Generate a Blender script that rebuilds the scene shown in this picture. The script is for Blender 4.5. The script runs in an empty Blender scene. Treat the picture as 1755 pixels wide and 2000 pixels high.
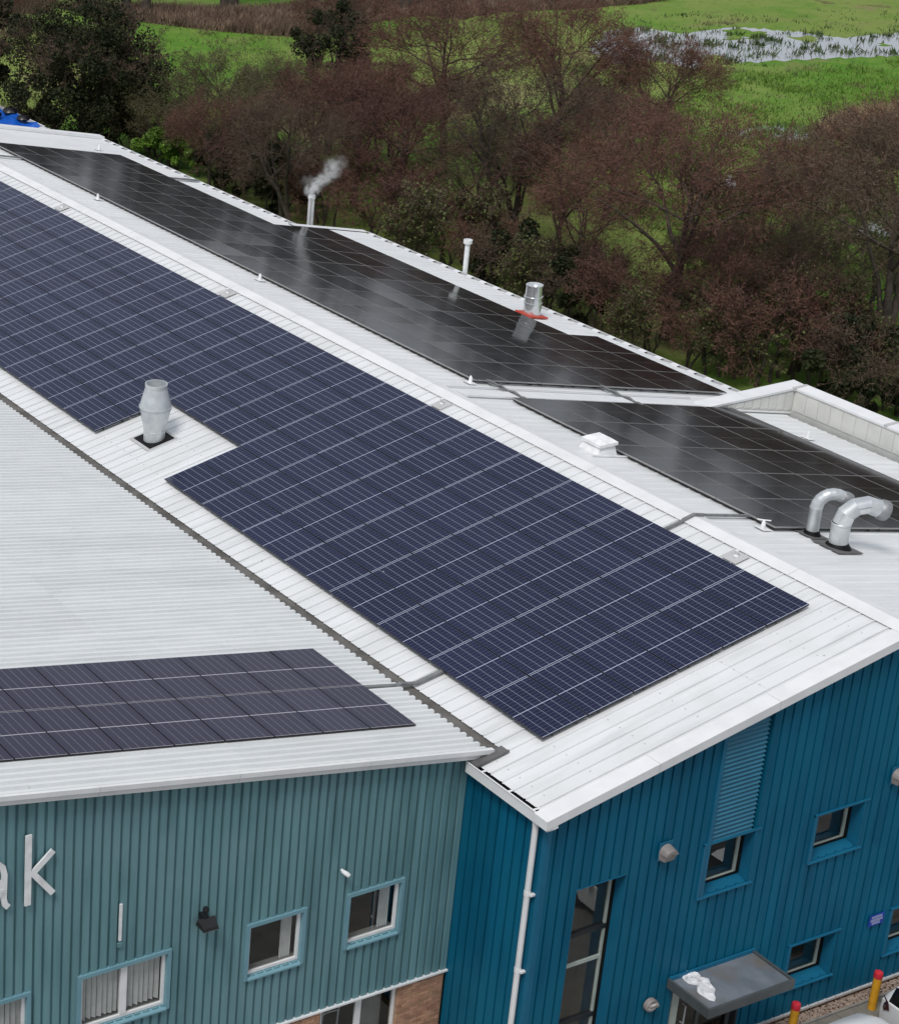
import bpy, math, random
import numpy as np
from math import radians as RAD, sin, cos, tan, pi
random.seed(7); rng = np.random.default_rng(7)
S = bpy.context.scene
C = S.collection

# ------------------------------------------------------------------ camera (solved from the photograph)
ZG = 9.15                                   # height of the ridge above the ground
RC = np.array([[0.3947520283914075, 0.9185194627655799, -0.02219983337098974],
               [0.33587467121826836, -0.16675430907508754, -0.9270281579536355],
               [-0.8551953234874998, 0.35848988399356607, -0.3743340243143682]])
CP = np.array([26.95383582, -34.10462437, 20.23692034 + ZG])
FP, PX, PY = 4023.3695, -342.2849, 781.61   # focal length and principal point, pixels of the 1755x2000 photo
cd = bpy.data.cameras.new('camera'); cam = bpy.data.objects.new('camera', cd); C.objects.link(cam)
cd.sensor_fit = 'HORIZONTAL'; cd.sensor_width = 36; cd.lens = FP / 1755 * 36
cd.shift_x = (877.5 - PX) / 1755; cd.shift_y = (PY - 1000) / 1755
cd.clip_start = 0.5; cd.clip_end = 4000
from mathutils import Matrix, Vector, Euler
M = Matrix.Identity(4)
for i in range(3):
    M[i][0], M[i][1], M[i][2], M[i][3] = RC[0][i], -RC[1][i], -RC[2][i], CP[i]
cam.matrix_world = M
S.camera = cam

# ------------------------------------------------------------------ light: overcast daylight
SUN_AZ = math.atan2(-0.87, 0.49); SUN_EL = RAD(57)      # direction towards the sun
w = bpy.data.worlds.new('World'); S.world = w; w.use_nodes = True
nt = w.node_tree; nt.nodes.clear()
out = nt.nodes.new('ShaderNodeOutputWorld'); bg = nt.nodes.new('ShaderNodeBackground')
sky = nt.nodes.new('ShaderNodeTexSky'); sky.sky_type = 'NISHITA'; sky.sun_disc = False
sky.sun_elevation = SUN_EL; sky.sun_rotation = pi / 2 - SUN_AZ
sky.air_density = 1.0; sky.dust_density = 4.0; sky.ozone_density = 1.0; sky.altitude = 50
hs = nt.nodes.new('ShaderNodeHueSaturation'); hs.inputs['Saturation'].default_value = 0.30
mxw = nt.nodes.new('ShaderNodeMix'); mxw.data_type = 'RGBA'; mxw.inputs[0].default_value = 0.62   # cloud veil
mxw.inputs[7].default_value = (6.2, 6.6, 7.3, 1)
nt.links.new(sky.outputs[0], hs.inputs['Color']); nt.links.new(hs.outputs[0], mxw.inputs[6])
nt.links.new(mxw.outputs[2], bg.inputs[0]); nt.links.new(bg.outputs[0], out.inputs[0])
bg.inputs[1].default_value = 0.088
sd = bpy.data.lights.new('sun', 'SUN'); sun = bpy.data.objects.new('sun', sd); C.objects.link(sun)
sd.energy = 1.55; sd.angle = RAD(16); sd.color = (1.0, 0.97, 0.93)
sun.rotation_euler = Vector((cos(SUN_EL) * cos(SUN_AZ), cos(SUN_EL) * sin(SUN_AZ), sin(SUN_EL))).to_track_quat('Z', 'Y').to_euler()
S.view_settings.view_transform = 'Standard'; S.view_settings.look = 'None'
S.view_settings.gamma = 1; S.view_settings.use_curve_mapping = False
S.view_settings.exposure = 0.23
S.cycles.max_bounces = 7; S.cycles.volume_bounces = 3; S.cycles.transparent_max_bounces = 8
S.cycles.use_denoising = True

# ------------------------------------------------------------------ pixels to places
def ray(u, v):
    return RC.T @ np.array([(u - PX) / FP, (v - PY) / FP, 1.0])
def on(u, v, n, k):
    r = ray(u, v); n = np.array(n, float); return CP + r * ((k - n @ CP) / (n @ r))
def onX(u, v, x): return on(u, v, (1, 0, 0), x)
def onY(u, v, y): return on(u, v, (0, 1, 0), y)
def onZ(u, v, z=0.0): return on(u, v, (0, 0, 1), z)
TF, TB, TT = RAD(12.042), RAD(12.3), RAD(10.0)
def onF(u, v, h=0.0): return on(u, v, (0, -sin(TF), cos(TF)), h + cos(TF) * ZG)
def onB(u, v, h=0.0): return on(u, v, (0, sin(TB), cos(TB)), h + cos(TB) * ZG)
def zF(y): return ZG + y * tan(TF)
def zB(y): return ZG - y * tan(TB)
TY0, TZ0 = -8.65, ZG - 1.74
def zT(y): return TZ0 + (TY0 - y) * tan(TT)

# ------------------------------------------------------------------ materials
MATS = {}
def nodes(name):
    m = bpy.data.materials.new(name); m.use_nodes = True; MATS[name] = m
    t = m.node_tree; return m, t, t.nodes['Principled BSDF'], t.nodes.new, t.links.new
def col(c): return (c[0], c[1], c[2], 1)
def mat(name, c, rough=0.6, metal=0.0, c2=None, scale=3.0, detail=5, mix=(0.4, 0.65), bump=0.0, bscale=30, rnd=0.0, spec=0.5, stretch=None, c3=None, s3=0.3, specks=False):
    m, t, b, N, L = nodes(name)
    b.inputs['Roughness'].default_value = rough; b.inputs['Metallic'].default_value = metal
    b.inputs['Specular IOR Level'].default_value = spec
    tc = N('ShaderNodeTexCoord'); src = None
    g = N('ShaderNodeNewGeometry')
    if c2 is None: c2 = tuple(x * 0.85 for x in c)
    vec = g.outputs['Position']
    if stretch:
        mp = N('ShaderNodeMapping'); mp.inputs['Scale'].default_value = stretch; L(vec, mp.inputs['Vector']); vec = mp.outputs[0]
    n = N('ShaderNodeTexNoise'); n.inputs['Scale'].default_value = scale; n.inputs['Detail'].default_value = detail
    L(vec, n.inputs['Vector'])
    r = N('ShaderNodeMapRange'); r.inputs[1].default_value = mix[0]; r.inputs[2].default_value = mix[1]; L(n.outputs[0], r.inputs[0])
    x = N('ShaderNodeMix'); x.data_type = 'RGBA'; x.inputs[6].default_value = col(c); x.inputs[7].default_value = col(c2)
    L(r.outputs[0], x.inputs[0]); res = x.outputs[2]
    if c3 is not None:
        n3 = N('ShaderNodeTexNoise'); n3.inputs['Scale'].default_value = s3; n3.inputs['Detail'].default_value = 4
        L(g.outputs['Position'], n3.inputs['Vector'])
        r3 = N('ShaderNodeMapRange'); r3.inputs[1].default_value = 0.5; r3.inputs[2].default_value = 0.68; L(n3.outputs[0], r3.inputs[0])
        x3 = N('ShaderNodeMix'); x3.data_type = 'RGBA'; x3.inputs[7].default_value = col(c3); L(res, x3.inputs[6]); L(r3.outputs[0], x3.inputs[0]); res = x3.outputs[2]
    if specks:      # lichen and bird lime
        vo = N('ShaderNodeTexVoronoi'); vo.inputs['Scale'].default_value = 2.3; L(g.outputs['Position'], vo.inputs['Vector'])
        sc_ = N('ShaderNodeSeparateColor'); L(vo.outputs['Color'], sc_.inputs[0])
        a1 = N('ShaderNodeMapRange'); a1.inputs[1].default_value = 0.07; a1.inputs[2].default_value = 0.03; L(vo.outputs['Distance'], a1.inputs[0])
        a2 = N('ShaderNodeMath'); a2.operation = 'GREATER_THAN'; a2.inputs[1].default_value = 0.62; L(sc_.outputs[0], a2.inputs[0])
        a3 = N('ShaderNodeMath'); a3.operation = 'MULTIPLY'; L(a1.outputs[0], a3.inputs[0]); L(a2.outputs[0], a3.inputs[1])
        a4 = N('ShaderNodeMath'); a4.operation = 'MULTIPLY'; L(a3.outputs[0], a4.inputs[0]); L(sc_.outputs[1], a4.inputs[1])
        xs_ = N('ShaderNodeMix'); xs_.data_type = 'RGBA'; xs_.inputs[7].default_value = (0.30, 0.29, 0.26, 1); L(res, xs_.inputs[6]); L(a4.outputs[0], xs_.inputs[0]); res = xs_.outputs[2]
    if rnd:
        oi = N('ShaderNodeObjectInfo'); rr = N('ShaderNodeMapRange'); rr.inputs[3].default_value = 1 - rnd; rr.inputs[4].default_value = 1 + rnd
        L(oi.outputs['Random'], rr.inputs[0]); h = N('ShaderNodeHueSaturation'); L(res, h.inputs['Color']); L(rr.outputs[0], h.inputs['Value']); res = h.outputs[0]
    L(res, b.inputs['Base Color'])
    if bump:
        bn = N('ShaderNodeTexNoise'); bn.inputs['Scale'].default_value = bscale; bn.inputs['Detail'].default_value = 4; L(g.outputs['Position'], bn.inputs['Vector'])
        bp = N('ShaderNodeBump'); bp.inputs['Strength'].default_value = bump; bp.inputs['Distance'].default_value = 0.02
        L(bn.outputs[0], bp.inputs['Height']); L(bp.outputs[0], b.inputs['Normal'])
    return m

mat('roof_white', (0.715, 0.73, 0.74), 0.45, c2=(0.59, 0.605, 0.61), scale=1.6, rnd=0.035, mix=(.5, .78), c3=(0.67, 0.685, 0.685), s3=0.9, stretch=(3.0, .35, .35), specks=True)
mat('roof_pale', (0.71, 0.73, 0.735), 0.5, c2=(0.63, 0.65, 0.655), scale=2.2, rnd=0.03, mix=(.45, .75), c3=(0.67, 0.695, 0.70), s3=1.5, stretch=(3, 0.25, .25), specks=True)
mat('trim_white', (0.76, 0.77, 0.78), 0.4, c2=(0.70, 0.71, 0.72), scale=2, rnd=0.02)
mat('trim_grey', (0.50, 0.50, 0.50), 0.5, c2=(0.44, 0.44, 0.44), scale=2)
mat('screw_grey', (0.45, 0.45, 0.45), 0.6)
mat('screw_dark', (0.01, 0.03, 0.04), 0.6)
mat('far_twigs', (0.055, 0.055, 0.058), 0.95, c2=(0.04, 0.042, 0.045), scale=.1)  # twig colour greyed to stand in for aerial haze
mat('gutter_grey', (0.145, 0.138, 0.128), 0.7, c2=(0.08, 0.075, 0.068), scale=2.2, bump=0.1)
mat('lead_grey', (0.13, 0.125, 0.125), 0.6, c2=(0.09, 0.088, 0.09), scale=3)
mat('blue_wall', (0.003, 0.106, 0.192), 0.5, c2=(0.002, 0.080, 0.150), scale=3.0, rnd=0.09, c3=(0.005, 0.115, 0.195), s3=0.35, spec=0.15, stretch=(1, 1, .12))
mat('blue_trim', (0.008, 0.125, 0.225), 0.45, c2=(0.007, 0.11, 0.205), scale=1.5, spec=0.3)
mat('teal_wall', (0.145, 0.290, 0.318), 0.5, c2=(0.105, 0.220, 0.245), scale=3.0, rnd=0.06, c3=(0.155, 0.285, 0.32), s3=0.5, stretch=(1, 1, 0.12))
mat('teal_trim', (0.17, 0.33, 0.39), 0.5, c2=(0.15, 0.30, 0.36), scale=2)
mat('upvc', (0.80, 0.80, 0.80), 0.3, c2=(0.74, 0.74, 0.74), scale=4)
mat('sage_frame', (0.42, 0.48, 0.44), 0.4, c2=(0.36, 0.41, 0.38), scale=3)
mat('dark_frame', (0.02, 0.022, 0.025), 0.4)
mat('parapet', (0.66, 0.66, 0.63), 0.5, c2=(0.58, 0.58, 0.55), scale=2)
mat('galv', (0.60, 0.63, 0.64), 0.40, 0.45, c2=(0.50, 0.53, 0.55), scale=5, bump=0.03, bscale=8)
mat('galv_shiny', (0.74, 0.76, 0.77), 0.20, 0.75, c2=(0.66, 0.68, 0.70), scale=4)
mat('plastic_white', (0.84, 0.85, 0.86), 0.35, c2=(0.70, 0.71, 0.72), scale=5)
mat('black_rubber', (0.006, 0.006, 0.007), 0.6, spec=0.2)
mat('red_seal', (0.55, 0.06, 0.03), 0.5, c2=(0.45, 0.04, 0.02), scale=6)
mat('black_metal', (0.012, 0.012, 0.013), 0.45)
mat('grey_plastic', (0.27, 0.24, 0.23), 0.45, c2=(0.22, 0.20, 0.19), scale=6)
mat('cable_grey', (0.20, 0.21, 0.21), 0.5, c2=(0.14, 0.145, 0.15), scale=6)
mat('frame_grey', (0.30, 0.30, 0.30), 0.4)
mat('slat_blue', (0.022, 0.155, 0.25), 0.45, c2=(0.02, 0.14, 0.23), scale=2)
mat('frame_black', (0.012, 0.012, 0.014), 0.35)
mat('brick', (0.50, 0.28, 0.18), 0.85, c2=(0.38, 0.20, 0.13), scale=6, rnd=0.25, bump=0.4, bscale=60, c3=(0.46, 0.28, 0.17), s3=3)
mat('mortar', (0.36, 0.27, 0.20), 0.9, c2=(0.30, 0.22, 0.17), scale=8)
mat('asphalt', (0.19, 0.185, 0.175), 0.8, c2=(0.14, 0.137, 0.13), scale=2, bump=0.3, bscale=60)
mat('slab', (0.20, 0.185, 0.155), 0.85, c2=(0.16, 0.15, 0.13), scale=4, rnd=0.10, bump=0.2, bscale=50)
mat('kerb', (0.24, 0.23, 0.21), 0.85, c2=(0.18, 0.17, 0.16), scale=4, rnd=0.06)
mat('stone_brown', (0.19, 0.13, 0.10), 0.85, c2=(0.36, 0.29, 0.24), scale=16, mix=(0.35, 0.65))
mat('bollard_yellow', (0.72, 0.36, 0.02), 0.45, c2=(0.62, 0.30, 0.02), scale=6)
mat('bollard_red', (0.60, 0.03, 0.05), 0.4)
mat('canopy_grey', (0.075, 0.085, 0.09), 0.5, c2=(0.06, 0.068, 0.072), scale=3)
mat('canopy_felt', (0.17, 0.19, 0.22), 0.55, c2=(0.12, 0.14, 0.165), scale=2.0, c3=(0.14, 0.13, 0.12), s3=1.3)
mat('rag_white', (0.72, 0.73, 0.75), 0.7, c2=(0.60, 0.61, 0.63), scale=6)
mat('sign_blue', (0.01, 0.05, 0.36), 0.4)
mat('sign_white', (0.75, 0.78, 0.85), 0.4)
mat('car_white', (0.78, 0.79, 0.80), 0.22, c2=(0.76, 0.77, 0.78), scale=1)
mat('car_glass', (0.006, 0.007, 0.008), 0.06)
mat('lamp_red', (0.05, 0.002, 0.006), 0.12)
mat('tyre', (0.02, 0.02, 0.02), 0.8)
mat('alloy', (0.5, 0.5, 0.51), 0.3, 0.9)
mat('room_dark', (0.035, 0.033, 0.030), 0.9, c2=(0.05, 0.047, 0.04), scale=1)
mat('room_pale', (0.30, 0.29, 0.27), 0.8)
mat('blind', (0.72, 0.71, 0.69), 0.8)
mat('tarp_blue', (0.004, 0.11, 0.55), 0.4, c2=(0.003, 0.08, 0.42), scale=3)
mat('bag_black', (0.008, 0.008, 0.012), 0.35)
mat('bark', (0.075, 0.06, 0.048), 0.9, c2=(0.035, 0.028, 0.022), scale=4, bump=0.4, bscale=20)
mat('bark_pale', (0.14, 0.12, 0.10), 0.9, c2=(0.08, 0.07, 0.058), scale=3)
mat('twig_red', (0.142, 0.066, 0.048), 0.9, c2=(0.090, 0.046, 0.035), scale=0.8, mix=(0.35, 0.65), rnd=0.15)
mat('twig_brown', (0.115, 0.078, 0.052), 0.9, c2=(0.072, 0.050, 0.034), scale=0.8, mix=(0.35, 0.65), rnd=0.15)
mat('twig_olive', (0.115, 0.105, 0.048), 0.9, c2=(0.080, 0.066, 0.036), scale=0.8, mix=(0.35, 0.65), rnd=0.15)
mat('twig_grey', (0.135, 0.115, 0.10), 0.85, c2=(0.085, 0.07, 0.06), scale=0.8, rnd=0.1)
mat('leaf_ivy', (0.016, 0.024, 0.010), 0.8, c2=(0.030, 0.036, 0.013), scale=1.2, mix=(0.4, 0.62), c3=(0.040, 0.034, 0.020), s3=0.6, spec=0.2)
mat('leaf_lime', (0.13, 0.24, 0.025), 0.7, c2=(0.09, 0.16, 0.02), scale=1.2)
mat('leaf_olive', (0.10, 0.125, 0.03), 0.7, c2=(0.065, 0.075, 0.022), scale=1.0)
mat('reed', (0.24, 0.165, 0.115), 0.9, c2=(0.13, 0.085, 0.062), scale=0.7, mix=(.35,.6), c3=(0.11, 0.09, 0.05), s3=0.12)
mat('reed_tan', (0.36, 0.28, 0.16), 0.9, c2=(0.26, 0.20, 0.11), scale=0.3)
mat('rush', (0.050, 0.085, 0.026), 0.9, c2=(0.085, 0.11, 0.036), scale=0.5)
mat('bag_white', (0.8, 0.8, 0.82), 0.5)

def glass_mat():
    m, t, b, N, L = nodes('glass')
    t.nodes.remove(b); o = t.nodes['Material Output']
    tr = N('ShaderNodeBsdfTransparent'); tr.inputs[0].default_value = (0.84, 0.87, 0.87, 1)
    gl = N('ShaderNodeBsdfGlossy'); gl.inputs['Roughness'].default_value = 0.015
    g_ = N('ShaderNodeNewGeometry'); dt = N('ShaderNodeVectorMath'); dt.operation = 'DOT_PRODUCT'; L(g_.outputs['Incoming'], dt.inputs[0]); L(g_.outputs['Normal'], dt.inputs[1])
    ab = N('ShaderNodeMath'); ab.operation = 'ABSOLUTE'; L(dt.outputs['Value'], ab.inputs[0]); su = N('ShaderNodeMath'); su.operation = 'SUBTRACT'; su.inputs[0].default_value = 1; L(ab.outputs[0], su.inputs[1])
    po = N('ShaderNodeMath'); po.operation = 'POWER'; L(su.outputs[0], po.inputs[0]); po.inputs[1].default_value = 4.2
    fr = N('ShaderNodeMath'); fr.operation = 'MULTIPLY_ADD'; L(po.outputs[0], fr.inputs[0]); fr.inputs[1].default_value = 0.84; fr.inputs[2].default_value = 0.14
    mx = N('ShaderNodeMixShader'); L(fr.outputs[0], mx.inputs[0]); L(tr.outputs[0], mx.inputs[1]); L(gl.outputs[0], mx.inputs[2]); L(mx.outputs[0], o.inputs[0])
glass_mat()

def panel_mat(name, cell, cell2, line, wend, ncell, wcol, vis_mid, fine, rough, gloss_var):
    """printed solar cells under glass; U runs along the long side, V across it"""
    m, t, b, N, L = nodes(name)
    uv = N('ShaderNodeUVMap'); sp = N('ShaderNodeSeparateXYZ'); L(uv.outputs[0], sp.inputs[0])
    def math_(op, a, bb=None, c=None):
        n = N('ShaderNodeMath'); n.operation = op
        for i, v in enumerate((a, bb, c)):
            if v is None: continue
            if isinstance(v, (int, float)): n.inputs[i].default_value = v
            else: L(v, n.inputs[i])
        return n.outputs[0]
    U, V = sp.outputs[0], sp.outputs[1]
    def near(x, period, width):          # 1 within width of multiples of period
        f = math_('PINGPONG', x, period / 2); return math_('LESS_THAN', f, width)
    colline = near(V, 1 / 6, wcol)
    ufold = math_('PINGPONG', U, 0.5)    # 0 at both short ends, .5 in the middle
    mid = math_('GREATER_THAN', ufold, 0.5 - vis_mid)
    end = math_('LESS_THAN', ufold, wend)
    fin = near(U, 0.5 / ncell, fine)
    border = math_('LESS_THAN', math_('PINGPONG', V, 0.5), 0.003)
    strong = math_('MAXIMUM', mid, end)
    oi = N('ShaderNodeObjectInfo')
    g = N('ShaderNodeNewGeometry')
    no = N('ShaderNodeTexNoise'); no.inputs['Scale'].default_value = 1.4; L(g.outputs['Position'], no.inputs['Vector'])
    mixv = math_('MULTIPLY_ADD', no.outputs[0], 0.5, math_('MULTIPLY', oi.outputs['Random'], 0.6))
    x0 = N('ShaderNodeMix'); x0.data_type = 'RGBA'; x0.inputs[6].default_value = col(cell); x0.inputs[7].default_value = col(cell2); L(mixv, x0.inputs[0])
    x1 = N('ShaderNodeMix'); x1.data_type = 'RGBA'; L(x0.outputs[2], x1.inputs[6]); x1.inputs[7].default_value = col(tuple(a * 0.35 + c_ * 0.65 for a, c_ in zip(line, cell)))
    L(fin, x1.inputs[0])
    x2 = N('ShaderNodeMix'); x2.data_type = 'RGBA'; L(x1.outputs[2], x2.inputs[6]); x2.inputs[7].default_value = col(tuple(a * 0.5 for a in line)); L(colline, x2.inputs[0])
    x3 = N('ShaderNodeMix'); x3.data_type = 'RGBA'; L(x2.outputs[2], x3.inputs[6]); x3.inputs[7].default_value = col(line); L(strong, x3.inputs[0])
    x4 = N('ShaderNodeMix'); x4.data_type = 'RGBA'; L(x3.outputs[2], x4.inputs[6]); x4.inputs[7].default_value = col(tuple(a * 0.5 for a in cell)); L(border, x4.inputs[0])
    # a few bird droppings and specks
    vo = N('ShaderNodeTexVoronoi'); vo.inputs['Scale'].default_value = 0.9; L(g.outputs['Position'], vo.inputs['Vector'])
    sc_ = N('ShaderNodeSeparateColor'); L(vo.outputs['Color'], sc_.inputs[0])
    spot = math_('MULTIPLY', math_('LESS_THAN', vo.outputs['Distance'], 0.022), math_('GREATER_THAN', sc_.outputs[0], 0.86))
    x5 = N('ShaderNodeMix'); x5.data_type = 'RGBA'; L(x4.outputs[2], x5.inputs[6]); x5.inputs[7].default_value = (0.5, 0.5, 0.48, 1); L(spot, x5.inputs[0])
    L(x5.outputs[2], b.inputs['Base Color'])
    n2 = N('ShaderNodeTexNoise'); n2.inputs['Scale'].default_value = 0.7; n2.inputs['Detail'].default_value = 3; L(g.outputs['Position'], n2.inputs['Vector'])
    L(math_('MULTIPLY_ADD', n2.outputs[0], gloss_var, rough), b.inputs['Roughness'])
    b.inputs['IOR'].default_value = 1.5 if name == 'cells_black' else 1.36
panel_mat('cells_blue', (0.004, 0.006, 0.032), (0.009, 0.013, 0.048), (0.38, 0.42, 0.54), 0.009, 9, 0.0050, 0.0058, 0.0014, 0.10, 0.06)
panel_mat('cells_slate', (0.018, 0.018, 0.042), (0.028, 0.028, 0.058), (0.46, 0.45, 0.50), 0.006, 9, 0.0035, 0.0065, 0.0, 0.14, 0.08)
panel_mat('cells_black', (0.006, 0.006, 0.007), (0.010, 0.010, 0.011), (0.10, 0.10, 0.10), 0.005, 9, 0.0, 0.006, 0.0, 0.055, 0.06)

def ground_mat():
    m, t, b, N, L = nodes('meadow')
    b.inputs['Roughness'].default_value = 0.95; b.inputs['Specular IOR Level'].default_value = 0.15
    g = N('ShaderNodeNewGeometry'); P = g.outputs['Position']
    def noise(s, d=5, rr=0.55):
        n = N('ShaderNodeTexNoise'); n.inputs['Scale'].default_value = s; n.inputs['Detail'].default_value = d; n.inputs['Roughness'].default_value = rr; L(P, n.inputs['Vector']); return n.outputs[0]
    def mr(x, a, b_):
        r = N('ShaderNodeMapRange'); r.inputs[1].default_value = a; r.inputs[2].default_value = b_; r.interpolation_type = 'SMOOTHSTEP'; L(x, r.inputs[0]); return r.outputs[0]
    def mix(f, a, c_):
        x = N('ShaderNodeMix'); x.data_type = 'RGBA'; L(f, x.inputs[0])
        for i, v in ((6, a), (7, c_)):
            if isinstance(v, tuple): x.inputs[i].default_value = col(v)
            else: L(v, x.inputs[i])
        return x.outputs[2]
    c = mix(mr(noise(0.9, 7, .7), 0.38, 0.66), (0.080, 0.205, 0.020), (0.135, 0.245, 0.036))
    c = mix(mr(noise(0.06, 7, .65), 0.40, 0.58), c, (0.195, 0.255, 0.064))
    c = mix(mr(noise(0.13, 7, .65), 0.53, 0.66), c, (0.22, 0.20, 0.09))
    c = mix(mr(noise(1.9, 6, .7), 0.55, 0.70), c, (0.060, 0.115, 0.022))
    c = mix(mr(noise(0.33, 6, .7), 0.58, 0.68), c, (0.12, 0.11, 0.05))
    # worn leaf litter on the wood's floor, a strip along the back of the building
    sp = N('ShaderNodeSeparateXYZ'); L(P, sp.inputs[0])
    ad = N('ShaderNodeMath'); ad.operation = 'MULTIPLY_ADD'; L(noise(0.22, 4), ad.inputs[0]); ad.inputs[1].default_value = 22; L(sp.outputs[1], ad.inputs[2])
    c = mix(mr(ad.outputs[0], 24, 30), (0.055, 0.042, 0.026), c)
    L(c, b.inputs['Base Color'])
    bp = N('ShaderNodeBump'); bp.inputs['Strength'].default_value = 0.8; bp.inputs['Distance'].default_value = 0.12
    L(noise(5.0, 6, 0.7), bp.inputs['Height']); L(bp.outputs[0], b.inputs['Normal'])
ground_mat()
def water_mat():
    m, t, b, N, L = nodes('water')
    b.inputs['Base Color'].default_value = (0.30, 0.32, 0.34, 1); b.inputs['Roughness'].default_value = 0.05; b.inputs['IOR'].default_value = 1.6  # murky pale base colour also stands in for bright sky reflection
    b.inputs['Coat Weight'].default_value = 0.6; b.inputs['Coat Roughness'].default_value = 0.06
    g = N('ShaderNodeNewGeometry'); n = N('ShaderNodeTexNoise'); n.inputs['Scale'].default_value = 3; L(g.outputs['Position'], n.inputs['Vector'])
    bp = N('ShaderNodeBump'); bp.inputs['Strength'].default_value = 0.12; bp.inputs['Distance'].default_value = 0.02; L(n.outputs[0], bp.inputs['Height']); L(bp.outputs[0], b.inputs['Normal'])
water_mat()
def steam_mat():
    m, t, b, N, L = nodes('steam'); t.nodes.remove(b); o = t.nodes['Material Output']
    v = N('ShaderNodeVolumePrincipled'); v.inputs['Color'].default_value = (0.97, 0.97, 0.98, 1); v.inputs['Anisotropy'].default_value = 0.1
    tc = N('ShaderNodeTexCoord'); n = N('ShaderNodeTexNoise'); n.inputs['Scale'].default_value = 5.5; n.inputs['Detail'].default_value = 5
    g = N('ShaderNodeNewGeometry'); L(g.outputs['Position'], n.inputs['Vector'])
    le = N('ShaderNodeVectorMath'); le.operation = 'LENGTH'; L(tc.outputs['Object'], le.inputs[0])
    fa = N('ShaderNodeMapRange'); fa.inputs[1].default_value = 1.0; fa.inputs[2].default_value = 0.1; fa.interpolation_type = 'SMOOTHSTEP'; L(le.outputs['Value'], fa.inputs[0])
    r = N('ShaderNodeMapRange'); r.inputs[1].default_value = 0.40; r.inputs[2].default_value = 0.66; r.inputs[3].default_value = 0.0; r.inputs[4].default_value = 1.0; L(n.outputs[0], r.inputs[0])
    oi = N('ShaderNodeObjectInfo'); se = N('ShaderNodeSeparateColor'); L(oi.outputs['Color'], se.inputs[0])
    mu = N('ShaderNodeMath'); mu.operation = 'MULTIPLY'; L(r.outputs[0], mu.inputs[0]); L(fa.outputs[0], mu.inputs[1])
    m2 = N('ShaderNodeMath'); m2.operation = 'MULTIPLY'; L(mu.outputs[0], m2.inputs[0]); L(se.outputs[0], m2.inputs[1])
    m3 = N('ShaderNodeMath'); m3.operation = 'MULTIPLY'; L(m2.outputs[0], m3.inputs[0]); m3.inputs[1].default_value = 11.0; L(m3.outputs[0], v.inputs['Density'])
    L(v.outputs[0], o.inputs['Volume'])
steam_mat()

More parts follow.
